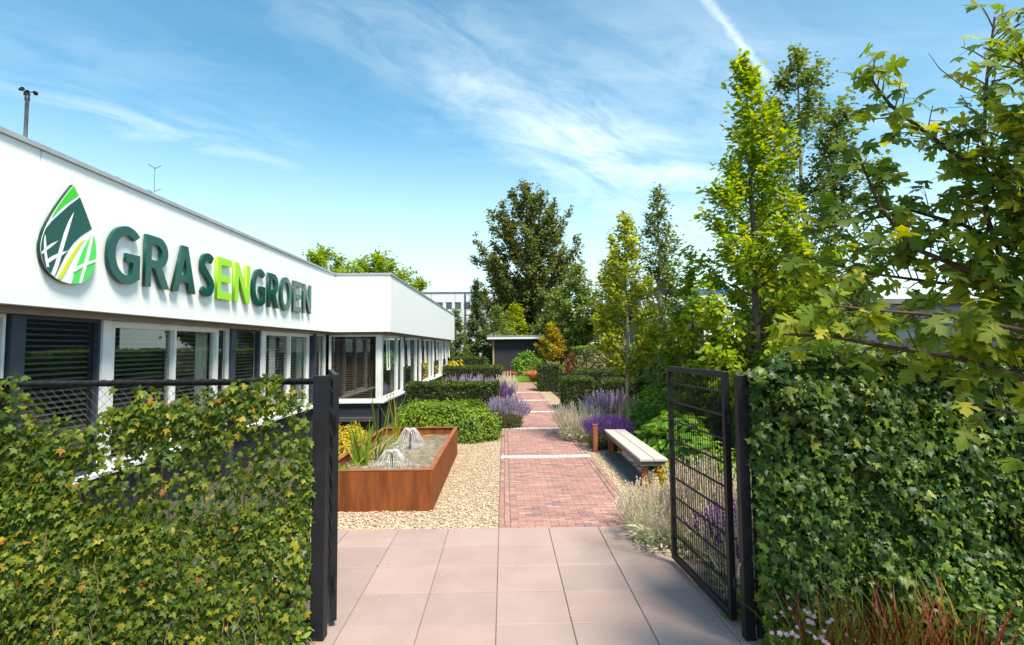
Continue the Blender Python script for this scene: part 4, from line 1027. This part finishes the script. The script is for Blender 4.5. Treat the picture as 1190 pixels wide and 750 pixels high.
lavender('woolly_clump', 'pale silver spires beside the path past the wide hedge', (.12, 20.2, 0), .38, 1.10, 200, L['woolspike'], L['grey'], (.2, .34), cat='lambs ear', ry=1.2)
blades('ornamental_grass', 'rounded green grass tuft left of the dark shed', 'grass tuft', [(-1.3, 38.0, 0)], 900, (1.0, 1.6), L['tuft'], FLOPPY, .5, wide=1.3, rad=.55)
mound('golden_shrub', 'small golden shrub beside the far end of the building', 'shrub', (-2.6, 31.0, 0), (.75, .8, 1.55), 900, (.12, .2), L['yellow'], OVAL, .2, .25)

# right side of the path, from the gate backwards
le0 = lavender('lambs_ear', 'silvery white lambs ear spilling onto the tiles by the gate', (1.98, 6.75, 0), .62, .52, 520, L['woolspike'], L['grey'], (.10, .2), cat='lambs ear', ry=.85)
n = 700; a = U(0, 6.28, n); r_ = np.sqrt(U(0, 1, n)); P = np.stack([2.0 + np.cos(a) * r_ * .42, 6.7 + np.sin(a) * r_ * .8, U(.01, .34, n) * (1.1 - r_ * .8)], 1)
cloud('leaf_mat', OVAL, P, np.array([0, -.3, 1]) + rv(n, .6), np.stack([np.cos(a), np.sin(a), a * 0], 1) + rv(n, .6), U(.05, .10, n), L['grey'], le0, .7, True)
# trailing runner on the tiles
mb = MB(); rp = [(1.62, 6.95, .03), (1.54, 6.70, .025), (1.50, 6.42, .03), (1.55, 6.2, .02), (1.66, 6.05, .03)]
mb.tube(rp, .006, 5); run = tag(mb.build('trailing_runner', M['stem']), 'pale trailing shoot creeping over the tiles left of the gate', 'shoot')
P = np.array([np.array(rp[i]) * (1 - s) + np.array(rp[i + 1]) * s for i in range(4) for s in (0, .2, .4, .6, .8)]); P = np.repeat(P, 3, 0) + rv(60, .02); P[:, 2] = np.abs(P[:, 2]) + .01
cloud('leaves', OVAL, P, np.array([0, 0, 1]) + rv(60, .5), rv(60) * [1, 1, .3], U(.04, .07, 60), L['grey'], run, .8)
lavender('purple_salvia', 'deep purple flowers seen through the right gate leaf', (2.28, 5.35, 0), .36, .62, 260, L['purple'], L['lavleaf'], (.12, .22), cat='salvia', ry=.5)
lavender('lambs_ear', 'silvery lambs ear growing behind the right gate leaf', (2.2, 5.1, 0), .34, .66, 200, L['woolspike'], L['grey'], (.12, .24), cat='lambs ear', ry=.9)
lavender('lambs_ear', 'tall silvery spikes right behind the far stile of the open gate leaf', (2.25, 6.1, 0), .36, .88, 150, L['woolspike'], L['grey'], (.16, .28), cat='lambs ear', ry=.6)
mound('lime_shrub', 'small lime green shrub at the near end of the bench', 'shrub', (2.45, 7.85, 0), (.52, .6, .50), 1800, (.05, .085), L['yellow'], OVAL, .22, .25)
mound('spurge_clump', 'yellow-green leafy clump behind the gate mesh', 'shrub', (2.95, 7.1, 0), (.6, .9, .95), 2600, (.07, .11), L['skimmia'], OVAL, .22, .25)
mound('hosta_clump', 'fresh green big-leaved clump right behind the bench', 'perennial', (3.25, 10.6, 0), (.62, 1.5, .88), 1500, (.14, .22), L['fresh'], OVAL, .2, .2, wide=1.3)
mound('peony_bush', 'loose mid-green leafy bush beside the young tree', 'bush', (3.55, 13.2, 0), (.85, 1.1, 1.18), 3400, (.12, .19), L['fresh'], SLIM, .28, .22, wide=1.3)
lavender('lavender_clump', 'vivid purple lavender clump behind the short rusty post', (2.32, 12.4, 0), .50, .64, 800, L['purple'], L['lavleaf'], (.09, .16), leafn=1.6)
lavender('lambs_ear', 'silvery white spires on the path edge left of the vivid purple lavender', (1.86, 13.7, 0), .60, .74, 520, L['woolspike'], L['grey'], (.12, .24), cat='lambs ear', ry=.85)
lavender('russian_sage', 'smoky mauve sage rising behind the vivid purple lavender', (2.75, 14.6, 0), .62, .92, 200, L['mauve'], L['lavleaf'], (.22, .36), cat='sage', leafn=.7)
hedge('yew_block', 'near left block of the clipped yew group right of the path', 2.15, 3.15, 19.55, 21.2, 1.06, 8000)
hedge('yew_block', 'back block of the clipped yew group, partly behind its neighbours', 2.9, 4.9, 21.9, 23.3, 1.25, 7000)
hedge('yew_block', 'right block of the clipped yew group behind the young tree', 3.5, 5.0, 19.0, 20.2, 1.03, 6000)
hedge('yew_cube', 'tall clipped yew cube standing alone by the far part of the path', 1.78, 2.80, 27.95, 29.3, 1.27, 6000)
mound('red_leaf_shrub', 'dark red-leaved shrub behind the yew cube', 'shrub', (3.1, 26.0, 0), (.32, .5, 2.0), 900, (.09, .15), L['redleaf'], OVAL, .25, .3)
mound('laurel_shrub', 'grey-green mottled shrub between yew blocks and ivy hedge', 'shrub', (4.1, 25.3, 0), (1.1, 1.2, 2.15), 4200, (.08, .15), L['variegated'], OVAL, .2, .2)
mound('hydrangea_bush', 'rounded bright green bush in front of the dark shed', 'bush', (2.0, 44.0, 0), (1.4, 1.0, 1.75), 2600, (.15, .24), L['fresh'], OVAL, .2, .2)
blades('tan_grass_tuft', 'tan feathery grass tuft beside the lawn', 'grass tuft', [(2.25, 36.0, 0)], 900, (.7, 1.15), L['tan'], FLOPPY, .55, wide=1.6, rad=.45)
blades('tan_grass_tuft', 'low russet grass row at the foot of the shed bushes', 'grass tuft', [(-.4, 43.4, 0), (.2, 43.5, 0), (.8, 43.4, 0)], 700, (.4, .6), L['tan'], FLOPPY, .6, wide=2, rad=.4)
blades('ornamental_grass', 'soft green grass tuft under the small orange tree', 'grass tuft', [(3.0, 38.5, 0)], 700, (1.1, 1.7), L['tuft'], FLOPPY, .5, wide=1.4, rad=.5)

# long ivy hedge along the right boundary
hd = thing('ivy_boundary_hedge', 'long ivy-clad hedge along the right edge of the garden', 'hedge', (5.2, 24, 0))
n = 26000; Yh = 8 + U(0, 1, n) ** 1.35 * 36; Zh = U(-.03, 2.08, n); q = np.stack([Yh * 0, Yh, Zh], 1)
P = np.stack([5.2 - .25 * (vnoise(q, 1.6) + .3) - U(0, .08, n), Yh, Zh], 1); N = np.array([-1, -.1, .4]) + rv(n, .45); A = np.array([-.2, 0, -1]) + rv(n, .5)
n2 = 7000; Y2 = 8 + U(0, 1, n2) ** 1.35 * 36; q = np.stack([Y2 * 0, Y2, Y2 * 0], 1)
P2 = np.stack([U(4.95, 5.6, n2), Y2, 2.07 + (vnoise(q, 1.2) - .4) * .25 + RNG.normal(0, .04, n2)], 1)
cloud('foliage', IVY, np.concatenate([P, P2]), np.concatenate([N, np.array([-.2, -.2, 1]) + rv(n2, .45)]), np.concatenate([A, rv(n2) + np.array([-.4, 0, -.3])]), np.concatenate([U(.08, .13, n), U(.09, .15, n2)]), L['hedgeivy'], hd, None, True)
MB().box((5.1, 8, -.05), (5.5, 44, 2.0)).build('dark_core', M['core'], hd)  # solid dark box painted as the shaded inside of the hedge

# front right: red grass and pink flowers
blades('red_grass_tuft', 'red-tipped grass tuft at the foot of the right ivy wall', 'grass tuft', [(2.15, 3.78, -.03), (2.45, 3.75, -.03), (2.75, 3.8, -.03), (3.0, 3.75, -.03)], 300, (.45, .72), L['redgrass'], BLADE, .3, wide=1.1, rad=.2)
pf = thing('pink_flowers', 'small pink flowers left of the red-tipped grass', 'flowers', (1.98, 3.75, 0))
n = 26; P = np.stack([U(1.85, 2.15, n), U(3.6, 3.9, n), np.full(n, -.03)], 1); D = norm(np.array([0, 0, 1]) + rv(n, .16)); Ln = U(.30, .46, n)
cloud('stems', STEM, P, rv(n) * [1, 1, .1], D, Ln, L['tuft'], pf, 1.0)
T = P + D * Ln[:, None]; k = 6; Q = np.repeat(T, k, 0); aa = np.tile(np.arange(k) * 6.283 / k, n)
cloud('petals', OVAL, Q, np.array([0, -.6, 1]) + rv(n * k, .25), np.stack([np.cos(aa), np.sin(aa), aa * 0 + .15], 1), np.repeat(U(.014, .024, n), k), L['pink'], pf, 1.4, True)
n = 160; cloud('leaves', SLIM, np.stack([U(1.84, 2.2, n), U(3.6, 3.95, n), U(0, .22, n)], 1), rv(n), np.array([0, -.2, .7]) + rv(n, .5), U(.06, .12, n), L['tuft'], pf, 1.2)
mound('ground_fern', 'leafy plant at the lower right edge under the ivy', 'perennial', (3.35, 3.9, 0), (.38, .28, .5), 420, (.05, .09), L['ivy'], OVAL, .3, .3)
# small sprigs along the gateway edge
for (x, y, nm) in ((1.93, 4.75, 'small green sprig at the foot of the right gate post'), (-1.42, 4.3, 'small green sprig at the foot of the left gate post')):
    mound('weed_sprig', nm, 'weed', (x, y, 0), (.10, .12, .16), 60, (.04, .07), L['skimmia'], OVAL, .3, .3)

# fallen leaves on the tiles and path
lf_m = np_mesh('fallen_leaf', *OVAL)
for k, (px, py, dsc) in enumerate(((438, 658, 'yellow fallen leaf on a tile joint'), (497, 549.5, ''), (602, 550, 'yellow leaf on the brick path below the first white strip'), (655, 575, 'ochre leaf in the middle of the brick path'), (594, 551, ''), (475, 590, 'yellow leaf at the foot of the basin'))):
    if not dsc: continue
    p = gnd(px, py); o = obj('fallen_leaf', lf_m, L['yellow'], None, (p.x, p.y, .006)); o.scale = (.05, .05, .05); o.rotation_euler = (0.1, .1, k * 1.7); tag(o, dsc, 'leaf', 'fallen leaves')

# ================================================================== TREES
def tree(name, lab, base, H, r0, crown0, Rf, ang, nl, tw, lpt, leaf, lm, tm=OVAL, bark='bark', seed=1, group=None, lean=(0, 0), twl=.3, jitter=.5, wide=None, droop=.2, fine=True, curve=.25):
    rng = np.random.default_rng(seed); base = np.array(base, float)
    t = thing(name, lab, 'tree', tuple(base), group)
    mb = MB(); ns = 9; tp = []
    for i in range(ns + 1):
        s = i / ns; tp.append(base + np.array([lean[0] * s + rng.normal(0, .012 * H * .4) * (s > 0), lean[1] * s + rng.normal(0, .012 * H * .4) * (s > 0), H * s - (.06 if i == 0 else 0)]))
    mb.tube([tuple(p) for p in tp], [r0 * (1 - .92 * i / ns) + .004 for i in range(ns + 1)], 9)
    tpa = np.array(tp)
    def trunk_at(s): f = s * ns; i = min(int(f), ns - 1); return tpa[i] + (tpa[i + 1] - tpa[i]) * (f - i)
    starts, dirs, lens = [], [], []
    for i in range(nl):
        s = (i + rng.uniform(.1, .9)) / nl; az = i * 2.399 + rng.normal(0, .45); e_ = ang(s) + rng.normal(0, .10)
        R = Rf(s) * rng.uniform(.66, 1.12); zt_ = (crown0 + s * (1 - crown0)) * .99; zs_ = max(zt_ - R * math.tan(min(e_, 1.25)) * (1 + .0) / H, min(crown0, zt_ * .9) * .9)
        st = trunk_at(zs_); tipc = trunk_at(zt_); tip = np.array([tipc[0] + R * math.cos(az), tipc[1] + R * math.sin(az), base[2] + zt_ * H])
        Ll = float(np.linalg.norm(tip - st)) + .01; pts = []
        for k in range(5):
            u = k / 4; pts.append(st + (tip - st) * u - np.array([0, 0, curve * .5 * Ll * u * (1 - u)]) + rng.normal(0, .025 * Ll, 3) * (0 < k))
        rr = max(r0 * (1 - .9 * (crown0 + s * (1 - crown0))) * .5, .006)
        mb.tube([tuple(p) for p in pts], [rr * (1 - .8 * k / 4) for k in range(5)], 5, False)
        pa = np.array(pts); nt_ = min(max(int(tw * (Ll / max(Rf(.35), .1)) + .5), 3), int(tw * 1.7))
        for k in range(nt_):
            u = rng.uniform(.12, 1) ** .8 if k > 0 else 1.0; f = u * 4; j = min(int(f), 3); p = pa[j] + (pa[j + 1] - pa[j]) * (f - j)
            dv = (pa[j + 1] - pa[j]); dv = dv / np.linalg.norm(dv) + rng.normal(0, .55, 3) + np.array([0, 0, .15])
            dv /= np.linalg.norm(dv); starts.append(p); dirs.append(dv); lens.append(twl * Rf(.35) * rng.uniform(.5, 1.2) * (1.15 - .5 * u))
    # leader twigs
    for k in range(max(6, tw)):
        s = rng.uniform(.9, 1.0); starts.append(trunk_at(s)); d_ = np.array([rng.normal(0, .5), rng.normal(0, .5), 1.0]); dirs.append(d_ / np.linalg.norm(d_)); lens.append(.05 * H * rng.uniform(.3, 1))
    S, D, Ln = np.array(starts), np.array(dirs), np.array(lens)
    if fine:
        for p, d_, l in zip(S, D, Ln): mb.tube([tuple(p), tuple(p + d_ * l)], [.006 * max(1, H / 8), .003], 3, False)
    mb.build('trunk', M[bark], t, True)
    k = lpt; P = np.repeat(S, k, 0); Dn = np.repeat(D, k, 0); l = np.repeat(Ln, k); u = rng.uniform(.1, 1.08, len(P))
    lm_sz = (leaf[0] + leaf[1]) / 2
    P = P + Dn * (l * u)[:, None] + rng.normal(0, lm_sz * jitter, (len(P), 3))
    out = P - (base + np.array([0, 0, H * .45])); out = norm(out)
    N = np.array([0, 0, 1.0]) + out * .35 + rng.normal(0, .55, (len(P), 3)); A = out * .7 + Dn * .5 + np.array([0, 0, -droop]) + rng.normal(0, .5, (len(P), 3))
    cloud('crown', tm, P, N, A, rng.uniform(leaf[0], leaf[1], len(P)), lm, t, wide, True)
    return t
lens_ = lambda R, p=.35: (lambda s: R * (min(s / p, 1) ** .6 if s < p else max(1 - (s - p) / (1 - p), .0) ** .75 + .02))
# young tree by the bench with a reed guard on its stem
yt = tree('young_tree', 'slim young yellow-green tree behind the bench', (2.88, 13.0, 0), 5.15, .045, .30, lens_(.80, .28), lambda s: .55 + .5 * s, 54, 11, 12, (.075, .12), L['sapling'], OVAL, 'barkpale', 11, twl=.38, wide=1.25)
MB().tube([(2.88, 13.0, -.03), (2.885, 13.0, .55), (2.89, 13.0, 1.05)], [.062, .06, .058], 10).build('stem_guard', M['guard'], yt, True)
MB().tube([(2.70, 13.05, -.03), (2.72, 13.05, 1.15)], .03, 8).build('stake', M['pine'], yt, True)
# tall columnar tree behind the right ivy
tree('hornbeam_tree', 'tall narrow bright green tree beyond the right ivy fence', (5.0, 11.0, 0), 7.85, .085, .13, lambda s: 1.5 * (min(s / .22, 1) ** .5 if s < .22 else max(1 - (s - .22) / .78, 0) ** 1.05 * .92 + .06), lambda s: .45 + .55 * s, 80, 15, 12, (.105, .165), L['brightleaf'], OVAL, 'bark', 21, twl=.32, wide=1.15)
tree('sapling_tree', 'low bright green sapling between the young tree and the tall narrow tree', (4.25, 12.6, 0), 3.85, .05, .12, lens_(.75, .4), lambda s: .5 + .5 * s, 40, 10, 10, (.10, .16), L['brightleaf'], OVAL, 'bark', 22, twl=.4, wide=1.2)
tree('aspen_tree', 'tall airy tree with small dull leaves behind the tall narrow tree', (7.75, 14.2, 0), 9.6, .10, .18, lens_(2.3, .42), lambda s: .85 + .3 * s, 56, 16, 20, (.09, .14), L['birch'], DIA, 'barkpale', 23, twl=.36, wide=1.3)
tree('aspen_tree', 'small leafy tree low behind the ivy between the two tall right trees', (5.9, 11.5, 0), 3.7, .07, .2, lens_(1.0, .4), lambda s: .55 + .4 * s, 44, 10, 10, (.09, .13), L['birch'], OVAL, 'bark', 24, twl=.36)
# background
tree('big_poplar', 'big dark green poplar towering behind the shed', (2.6, 60, 0), 19.2, .55, .06, lambda s: 5.4 * (.62 + .38 * min(s / .55, 1) if s < .55 else max(1 - ((s - .55) / .45) ** 2.0, 0) ** .62 + .03), lambda s: .75 + .25 * s, 115, 24, 13, (.24, .40), L['poplar'], DIA, 'bark', 31, twl=.26, wide=1.3, curve=.35)
tree('far_poplar', 'slim upright poplar right of the young tree in the distance', (10.6, 38, 0), 12.6, .22, .2, lens_(2.3, .25), lambda s: .8 + .35 * s, 52, 14, 9, (.19, .29), L['birch'], DIA, 'barkpale', 32, twl=.36, wide=1.2)
tree('far_birch', 'pale loose tree left of the slim poplar', (5.8, 44, 0), 8.3, .15, .2, lens_(2.0, .4), lambda s: .6 + .4 * s, 59, 15, 13, (.18, .28), L['pale'], DIA, 'barkpale', 33, twl=.38, wide=1.2)
tree('far_willow', 'pale green feathery tree right of the big poplar', (4.6, 46, 0), 6.8, .15, .15, lens_(1.9, .4), lambda s: .5 + .4 * s, 59, 15, 15, (.17, .27), L['pale'], SLIM, 'bark', 34, twl=.42, wide=1.8, droop=.6)
tree('far_birch', 'tree with pale trunk rising behind the young tree crown', (8.1, 41, 0), 8.8, .16, .25, lens_(1.9, .4), lambda s: .65 + .4 * s, 57, 15, 13, (.18, .28), L['pale'], DIA, 'barkpale', 35, twl=.4, wide=1.2)
tree('orange_tree', 'small orange-leaved tree beside the shed', (3.55, 41.5, 0), 3.75, .05, .3, lens_(.95, .4), lambda s: .5 + .4 * s, 39, 10, 13, (.12, .19), L['orange'], OVAL, 'bark', 36, twl=.42)
tree('yellow_tree', 'small yellow-green tree rising behind the shed roof', (1.2, 53, 0), 5.9, .08, .35, lens_(1.35, .4), lambda s: .5 + .4 * s, 39, 10, 13, (.18, .28), L['sapling'], OVAL, 'bark', 37, twl=.42)
tree('conifer', 'narrow pointed conifer beside the end of the building', (-2.15, 47, 0), 7.6, .12, .04, lambda s: 1.25 * (1 - s) ** .8 + .05, lambda s: .35 + .3 * s, 104, 10, 13, (.16, .28), L['conifer'], SLIM, 'bark', 38, twl=.3, wide=1.8)
tree('columnar_shrub_tree', 'dark upright shrub tree at the corner of the building', (-3.55, 43, 0), 4.9, .08, .05, lens_(1.0, .4), lambda s: .7, 52, 10, 12, (.14, .22), L['birch'], OVAL, 'bark', 39, twl=.35)
tree('grey_shrub_tree', 'soft grey-green tree between the conifer and the big poplar', (-.4, 48, 0), 5.6, .1, .05, lens_(1.5, .35), lambda s: .6, 52, 12, 15, (.14, .24), L['pale'], SLIM, 'bark', 40, twl=.4, wide=1.8)
tree('roofline_tree', 'left of the two round trees showing above the roof', (-13.2, 42, 0), 9.3, .22, .35, lens_(3.0, .62), lambda s: .45 + .4 * s, 82, 15, 15, (.2, .32), L['brightleaf'], OVAL, 'bark', 41, twl=.4)
tree('roofline_tree', 'right of the two round trees showing above the roof', (-9.3, 42, 0), 8.9, .22, .35, lens_(3.4, .62), lambda s: .45 + .4 * s, 90, 15, 15, (.2, .32), L['brightleaf'], OVAL, 'bark', 42, twl=.4)

# foreground maple, its stem just outside the right edge of the picture
mp = thing('maple_tree', 'maple reaching in from the right with large lobed leaves', 'tree', (3.55, 2.5, 0))
rng = np.random.default_rng(5)
TR = lambda z: Vector((3.55 + .05 * math.sin(z), 2.5 + .04 * math.cos(z * 1.7), z))
mb = MB(); mb.tube([TR(z) for z in (-.05, .8, 1.6, 2.4, 3.2, 4.0, 4.7)], [.075, .065, .058, .05, .04, .028, .012], 9)
def P3(*q): return [at(*a) for a in q]
limbs = [
    (1.55, P3((1300, 462, 2.7), (1190, 440, 2.82), (1110, 415, 2.95), (1040, 405, 3.05), (970, 392, 3.15), (905, 388, 3.2)), .020, .5, (.13, .185)),
    (1.8, P3((1290, 400, 2.65), (1190, 350, 2.85), (1120, 312, 3.0), (1060, 288, 3.1), (1022, 240, 3.15), (998, 182, 3.2)), .018, 1.15, (.10, .17)),
    (2.2, P3((1260, 300, 2.75), (1165, 216, 2.95), (1090, 165, 3.05), (1034, 122, 3.1), (1012, 92, 3.1)), .016, 1.15, (.09, .145)),
    (1.9, P3((1240, 400, 2.75), (1170, 320, 2.9), (1146, 250, 3.0), (1143, 170, 3.05), (1147, 90, 3.05), (1156, 20, 3.05)), .014, 1.0, (.08, .14)),
    (2.4, P3((1290, 240, 2.6), (1225, 160, 2.65), (1195, 110, 2.7), (1185, 60, 2.75)), .014, 1.5, (.10, .16)),
    (1.6, P3((1280, 420, 2.6), (1190, 385, 2.7), (1110, 368, 2.85), (1030, 362, 2.95), (965, 355, 3.0)), .014, .7, (.12, .18)),
    (1.3, P3((1300, 520, 2.6), (1220, 490, 2.7), (1165, 478, 2.8), (1120, 470, 2.85)), .012, .55, (.12, .17)),
    (1.75, P3((1290, 380, 2.8), (1200, 300, 2.95), (1120, 262, 3.1), (1060, 245, 3.2), (1010, 255, 3.3), (960, 265, 3.35)), .012, .95, (.09, .15)),
    (2.0, P3((1280, 330, 2.7), (1210, 260, 2.8), (1180, 205, 2.9), (1120, 200, 3.0)), .012, 1.4, (.10, .16)),
    (1.7, P3((1290, 400, 2.9), (1190, 330, 3.05), (1100, 330, 3.2), (1010, 318, 3.3), (940, 300, 3.4)), .012, .9, (.10, .16)),
    (2.6, [Vector((3.7, 2.2, 3.6)), Vector((4.1, 1.9, 4.1)), Vector((4.4, 1.7, 4.4))], .014, .6, (.10, .16)),
    (3.0, [Vector((3.9, 2.8, 3.9)), Vector((4.3, 3.1, 4.4))], .014, .6, (.10, .16)),
]
LP, LN, LA, LS, stalks = [], [], [], [], MB()
for z, pts, r_, dens, sz in limbs:
    allp = [TR(z)] + pts; k = len(allp); mb.tube(allp, [r_ * (1.25 - 1.0 * i / (k - 1)) + .002 for i in range(k)], 6, False)
    for i in range(k - 1):
        seg = allp[i + 1] - allp[i]; Lg = seg.length; nn = max(1, int(Lg * 29 * dens))
        for j in range(nn):
            if i == 0 and rng.uniform() < .75: continue
            u = (j + rng.uniform()) / nn; p = allp[i] + seg * u
            d_ = Vector(rng.normal(0, 1, 3)); d_ = (d_ - seg * (d_.dot(seg) / seg.length_squared)).normalized() + seg.normalized() * .7 + Vector((0, 0, .25)); d_.normalize()
            tl_ = rng.uniform(.06, .26) * (1 - .3 * i / k); tip = p + d_ * tl_
            mb.tube([p, p + d_ * tl_ * .5 + Vector((0, 0, .01)), tip], [.0045, .0035, .0025], 4, False)
            for q in range(rng.integers(2, 5)):
                pd = (d_ + Vector(rng.normal(0, .8, 3)) + Vector((0, 0, .2))).normalized(); pl_ = rng.uniform(.04, .10); s0 = p + d_ * tl_ * rng.uniform(.4, 1); lb = s0 + pd * pl_
                stalks.tube([s0, lb], [.0018, .0013], 3, False)
                LP.append(lb[:]); LN.append(np.array([-.15, -.55, .75]) + rng.normal(0, .42, 3)); LA.append(np.array(pd[:]) * .5 + np.array([-.25, -.2, -.55]) + rng.normal(0, .4, 3)); LS.append(.9 * rng.uniform(*sz) * (.75 if rng.uniform() < .3 else 1) * (1 - .25 * i / k))
mb.tube(P3((1150, 115, 3.05), (1119, 101, 3.05), (1092, 80, 3.05), (1079, 62, 3.05)), [.005, .004, .003, .0015], 4, False)
mb.build('trunk', M['twig'], mp, True); stalks.build('leaf_stalks', L['brightleaf'], mp)['kind'] = 'stuff'
LP, LN, LA, LS = np.array(LP), np.array(LN), np.array(LA), np.array(LS)
# leaves whose petiole is inside the picture, largest first, are single leaves
dpt = (LP - np.array(CAM)) @ np.array(fwd); lx = PW / 2 + FPX * ((LP - np.array(CAM)) @ np.array(rgt)) / dpt
sc_ = LS / dpt - np.where(lx > 1200, 9, 0); idx = np.argsort(-sc_)[:300]; mk = np.zeros(len(LP), bool); mk[idx] = True
ii, jj = np.nonzero(mk)[0], np.nonzero(~mk)[0]
for q, tv in enumerate(MAPLES):
    i3, j3 = ii[q::4], jj[q::4]
    single_leaves(np_mesh('leaf', *tv), LP[i3], LN[i3], LA[i3], LS[i3], L['maple'], mp)
    cloud('small_leaves', tv, LP[j3], LN[j3], LA[j3], LS[j3], L['maple'], mp, U(.85, 1.08, len(j3)), True)

# ================================================================== BACKGROUND BUILDINGS
sh = thing('garden_shed', 'low black boarded shed with a flat pale roof edge at the end of the garden', 'shed', (.95, 48, 0))
for i in range(17):
    z0 = -.05 + .165 * i
    bx('board', (-.70, 46.0, z0), (2.9, 46.03, z0 + .156), M['shed'], sh, 0); bx('board', (-.73, 46.11, z0), (-.70, 50.0, z0 + .156), M['shed'], sh, 0)
bx('wall', (-.698, 46.031, -.05), (2.9, 50.0, 2.76), M['core'], sh, 0)
bx('corner_post', (-.83, 45.95, -.05), (-.704, 46.105, 2.76), M['pine'], sh, .004)
bx('roof_fascia', (-1.25, 45.5, 2.80), (3.3, 45.54, 3.03), M['whiteframe'], sh, 0); bx('roof_fascia', (-1.25, 45.541, 2.801), (-1.21, 50.2, 3.031), M['whiteframe'], sh, 0)
bx('roof', (-1.209, 45.541, 2.77), (3.3, 50.2, 2.99), M['roof'], sh, 0); bx('roof_trim', (-1.28, 45.46, 3.035), (3.33, 50.2, 3.08), M['coping'], sh, 0)

def far_building(name, lab, x0, x1, y, d, h, wall, rows, pitch, ww, wh, first=1.0, roof='roof', frame='whiteframe', skip=()):
    t = thing(name, lab, 'building', ((x0 + x1) / 2, y, 0))
    cols = int((x1 - x0 - .6) / pitch)
    # wall with real openings: horizontal bands and piers
    mb = MB(); zb = -.06
    xs = [x0 + .5 + i * pitch + (pitch - ww) / 2 for i in range(cols)]
    for z in rows:
        mb.box((x0, y, zb), (x1, y + .3, z)); xp = x0
        for xw in xs: mb.box((xp, y, z), (xw, y + .3, z + wh)); xp = xw + ww
        mb.box((xp, y, z), (x1, y + .3, z + wh)); zb = z + wh
    mb.box((x0, y, zb), (x1, y + .3, h)); mb.box((x0, y + .3, -.06), (x0 + .3, y + d, h)); mb.box((x1 - .3, y + .3, -.06), (x1, y + d, h))
    mb.build('wall', M[wall], t)
    MB().box((x0 - .1, y - .08, h), (x1 + .1, y + d, h + .25)).build('roof', M[roof], t)
    fm = MB(); frame_bars(fm, 'x', 0, 0, ww, 0, wh, .08, .02, .12); fme = fm.mesh('window'); fme.materials.append(M[frame])
    pme = MB().box((.08, .08, .08), (ww - .08, .10, wh - .08)).mesh('pane'); pme.materials.append(M['farglass'])
    for z in rows:
        for xw in xs:
            w_ = obj('window', fme, M[frame], t, (xw, y + .06, z)); obj('pane', pme, M['farglass'], w_, (xw, y + .06, z))
    MB().box((x0 + .3, y + .35, -.06), (x1 - .3, y + .4, h - .1)).build('interior', M['core'], t)
    return t
ob = far_building('far_office', 'pale grey office block with square windows far behind the white building', -24, 4, 95, 12, 11.2, 'facade', (1.2, 5.0, 8.4), 1.52, 1.12, 1.32, frame='whiteframe')
MB().tube([(-6.3, 94.9, 0), (-6.3, 94.9, 11.2)], .12, 6).build('downpipe', M['slatewall'], ob)
for k in range(7): MB().box((-24 + 4 * k - .02, 94.985, 0), (-24 + 4 * k + .02, 94.998, 11.2)).build('panel_joint', M['slatewall'], ob)
far_building('beige_house', 'low sand coloured building behind the ivy hedge left of the young tree', 5.0, 16.5, 75, 8, 5.4, 'beige', (2.6,), 2.6, 1.5, 1.3, roof='redwall')
bb = far_building('grey_pavilion', 'small dark grey building with a pale window right of the young tree', 13.6, 19.5, 55, 6, 4.4, 'slatewall', (2.1,), 2.2, 1.3, 1.5, frame='whiteframe')
bl = far_building('blue_banded_block', 'distant white block with blue frame behind the sapling', 15.5, 26, 64, 8, 8.3, 'facade', (1.6, 5.3), 2.2, 1.6, 1.7, roof='blue')
MB().box((15.4, 63.9, 8.0), (26.1, 63.98, 8.29)).build('blue_band', M['blue'], bl); MB().box((15.4, 63.9, 6.05 - .95), (26.1, 63.98, 5.28)).build('blue_band', M['blue'], bl)
MB().box((15.35, 63.88, 0), (15.6, 63.99, 7.98)).build('blue_post', M['blue'], bl)
dk = far_building('dark_hall', 'slate blue flat-roofed hall glimpsed between the right trees', 15.6, 34, 28, 10, 4.15, 'slatewall', (2.3,), 3.0, 2.4, .75, frame='navycol')
ch = thing('roof_chimney', 'small dark and white chimney on the slate blue hall', 'chimney', (19.1, 30, 4.4))
bx('stack', (18.9, 29.9, 4.38), (19.5, 30.5, 5.15), M['slatewall'], ch, 0); bx('side_flashing', (19.502, 29.9, 4.38), (19.72, 30.5, 5.14), M['whiteframe'], ch, 0); bx('cap', (18.85, 29.85, 5.152), (19.78, 30.55, 5.25), M['whiteframe'], ch, 0)
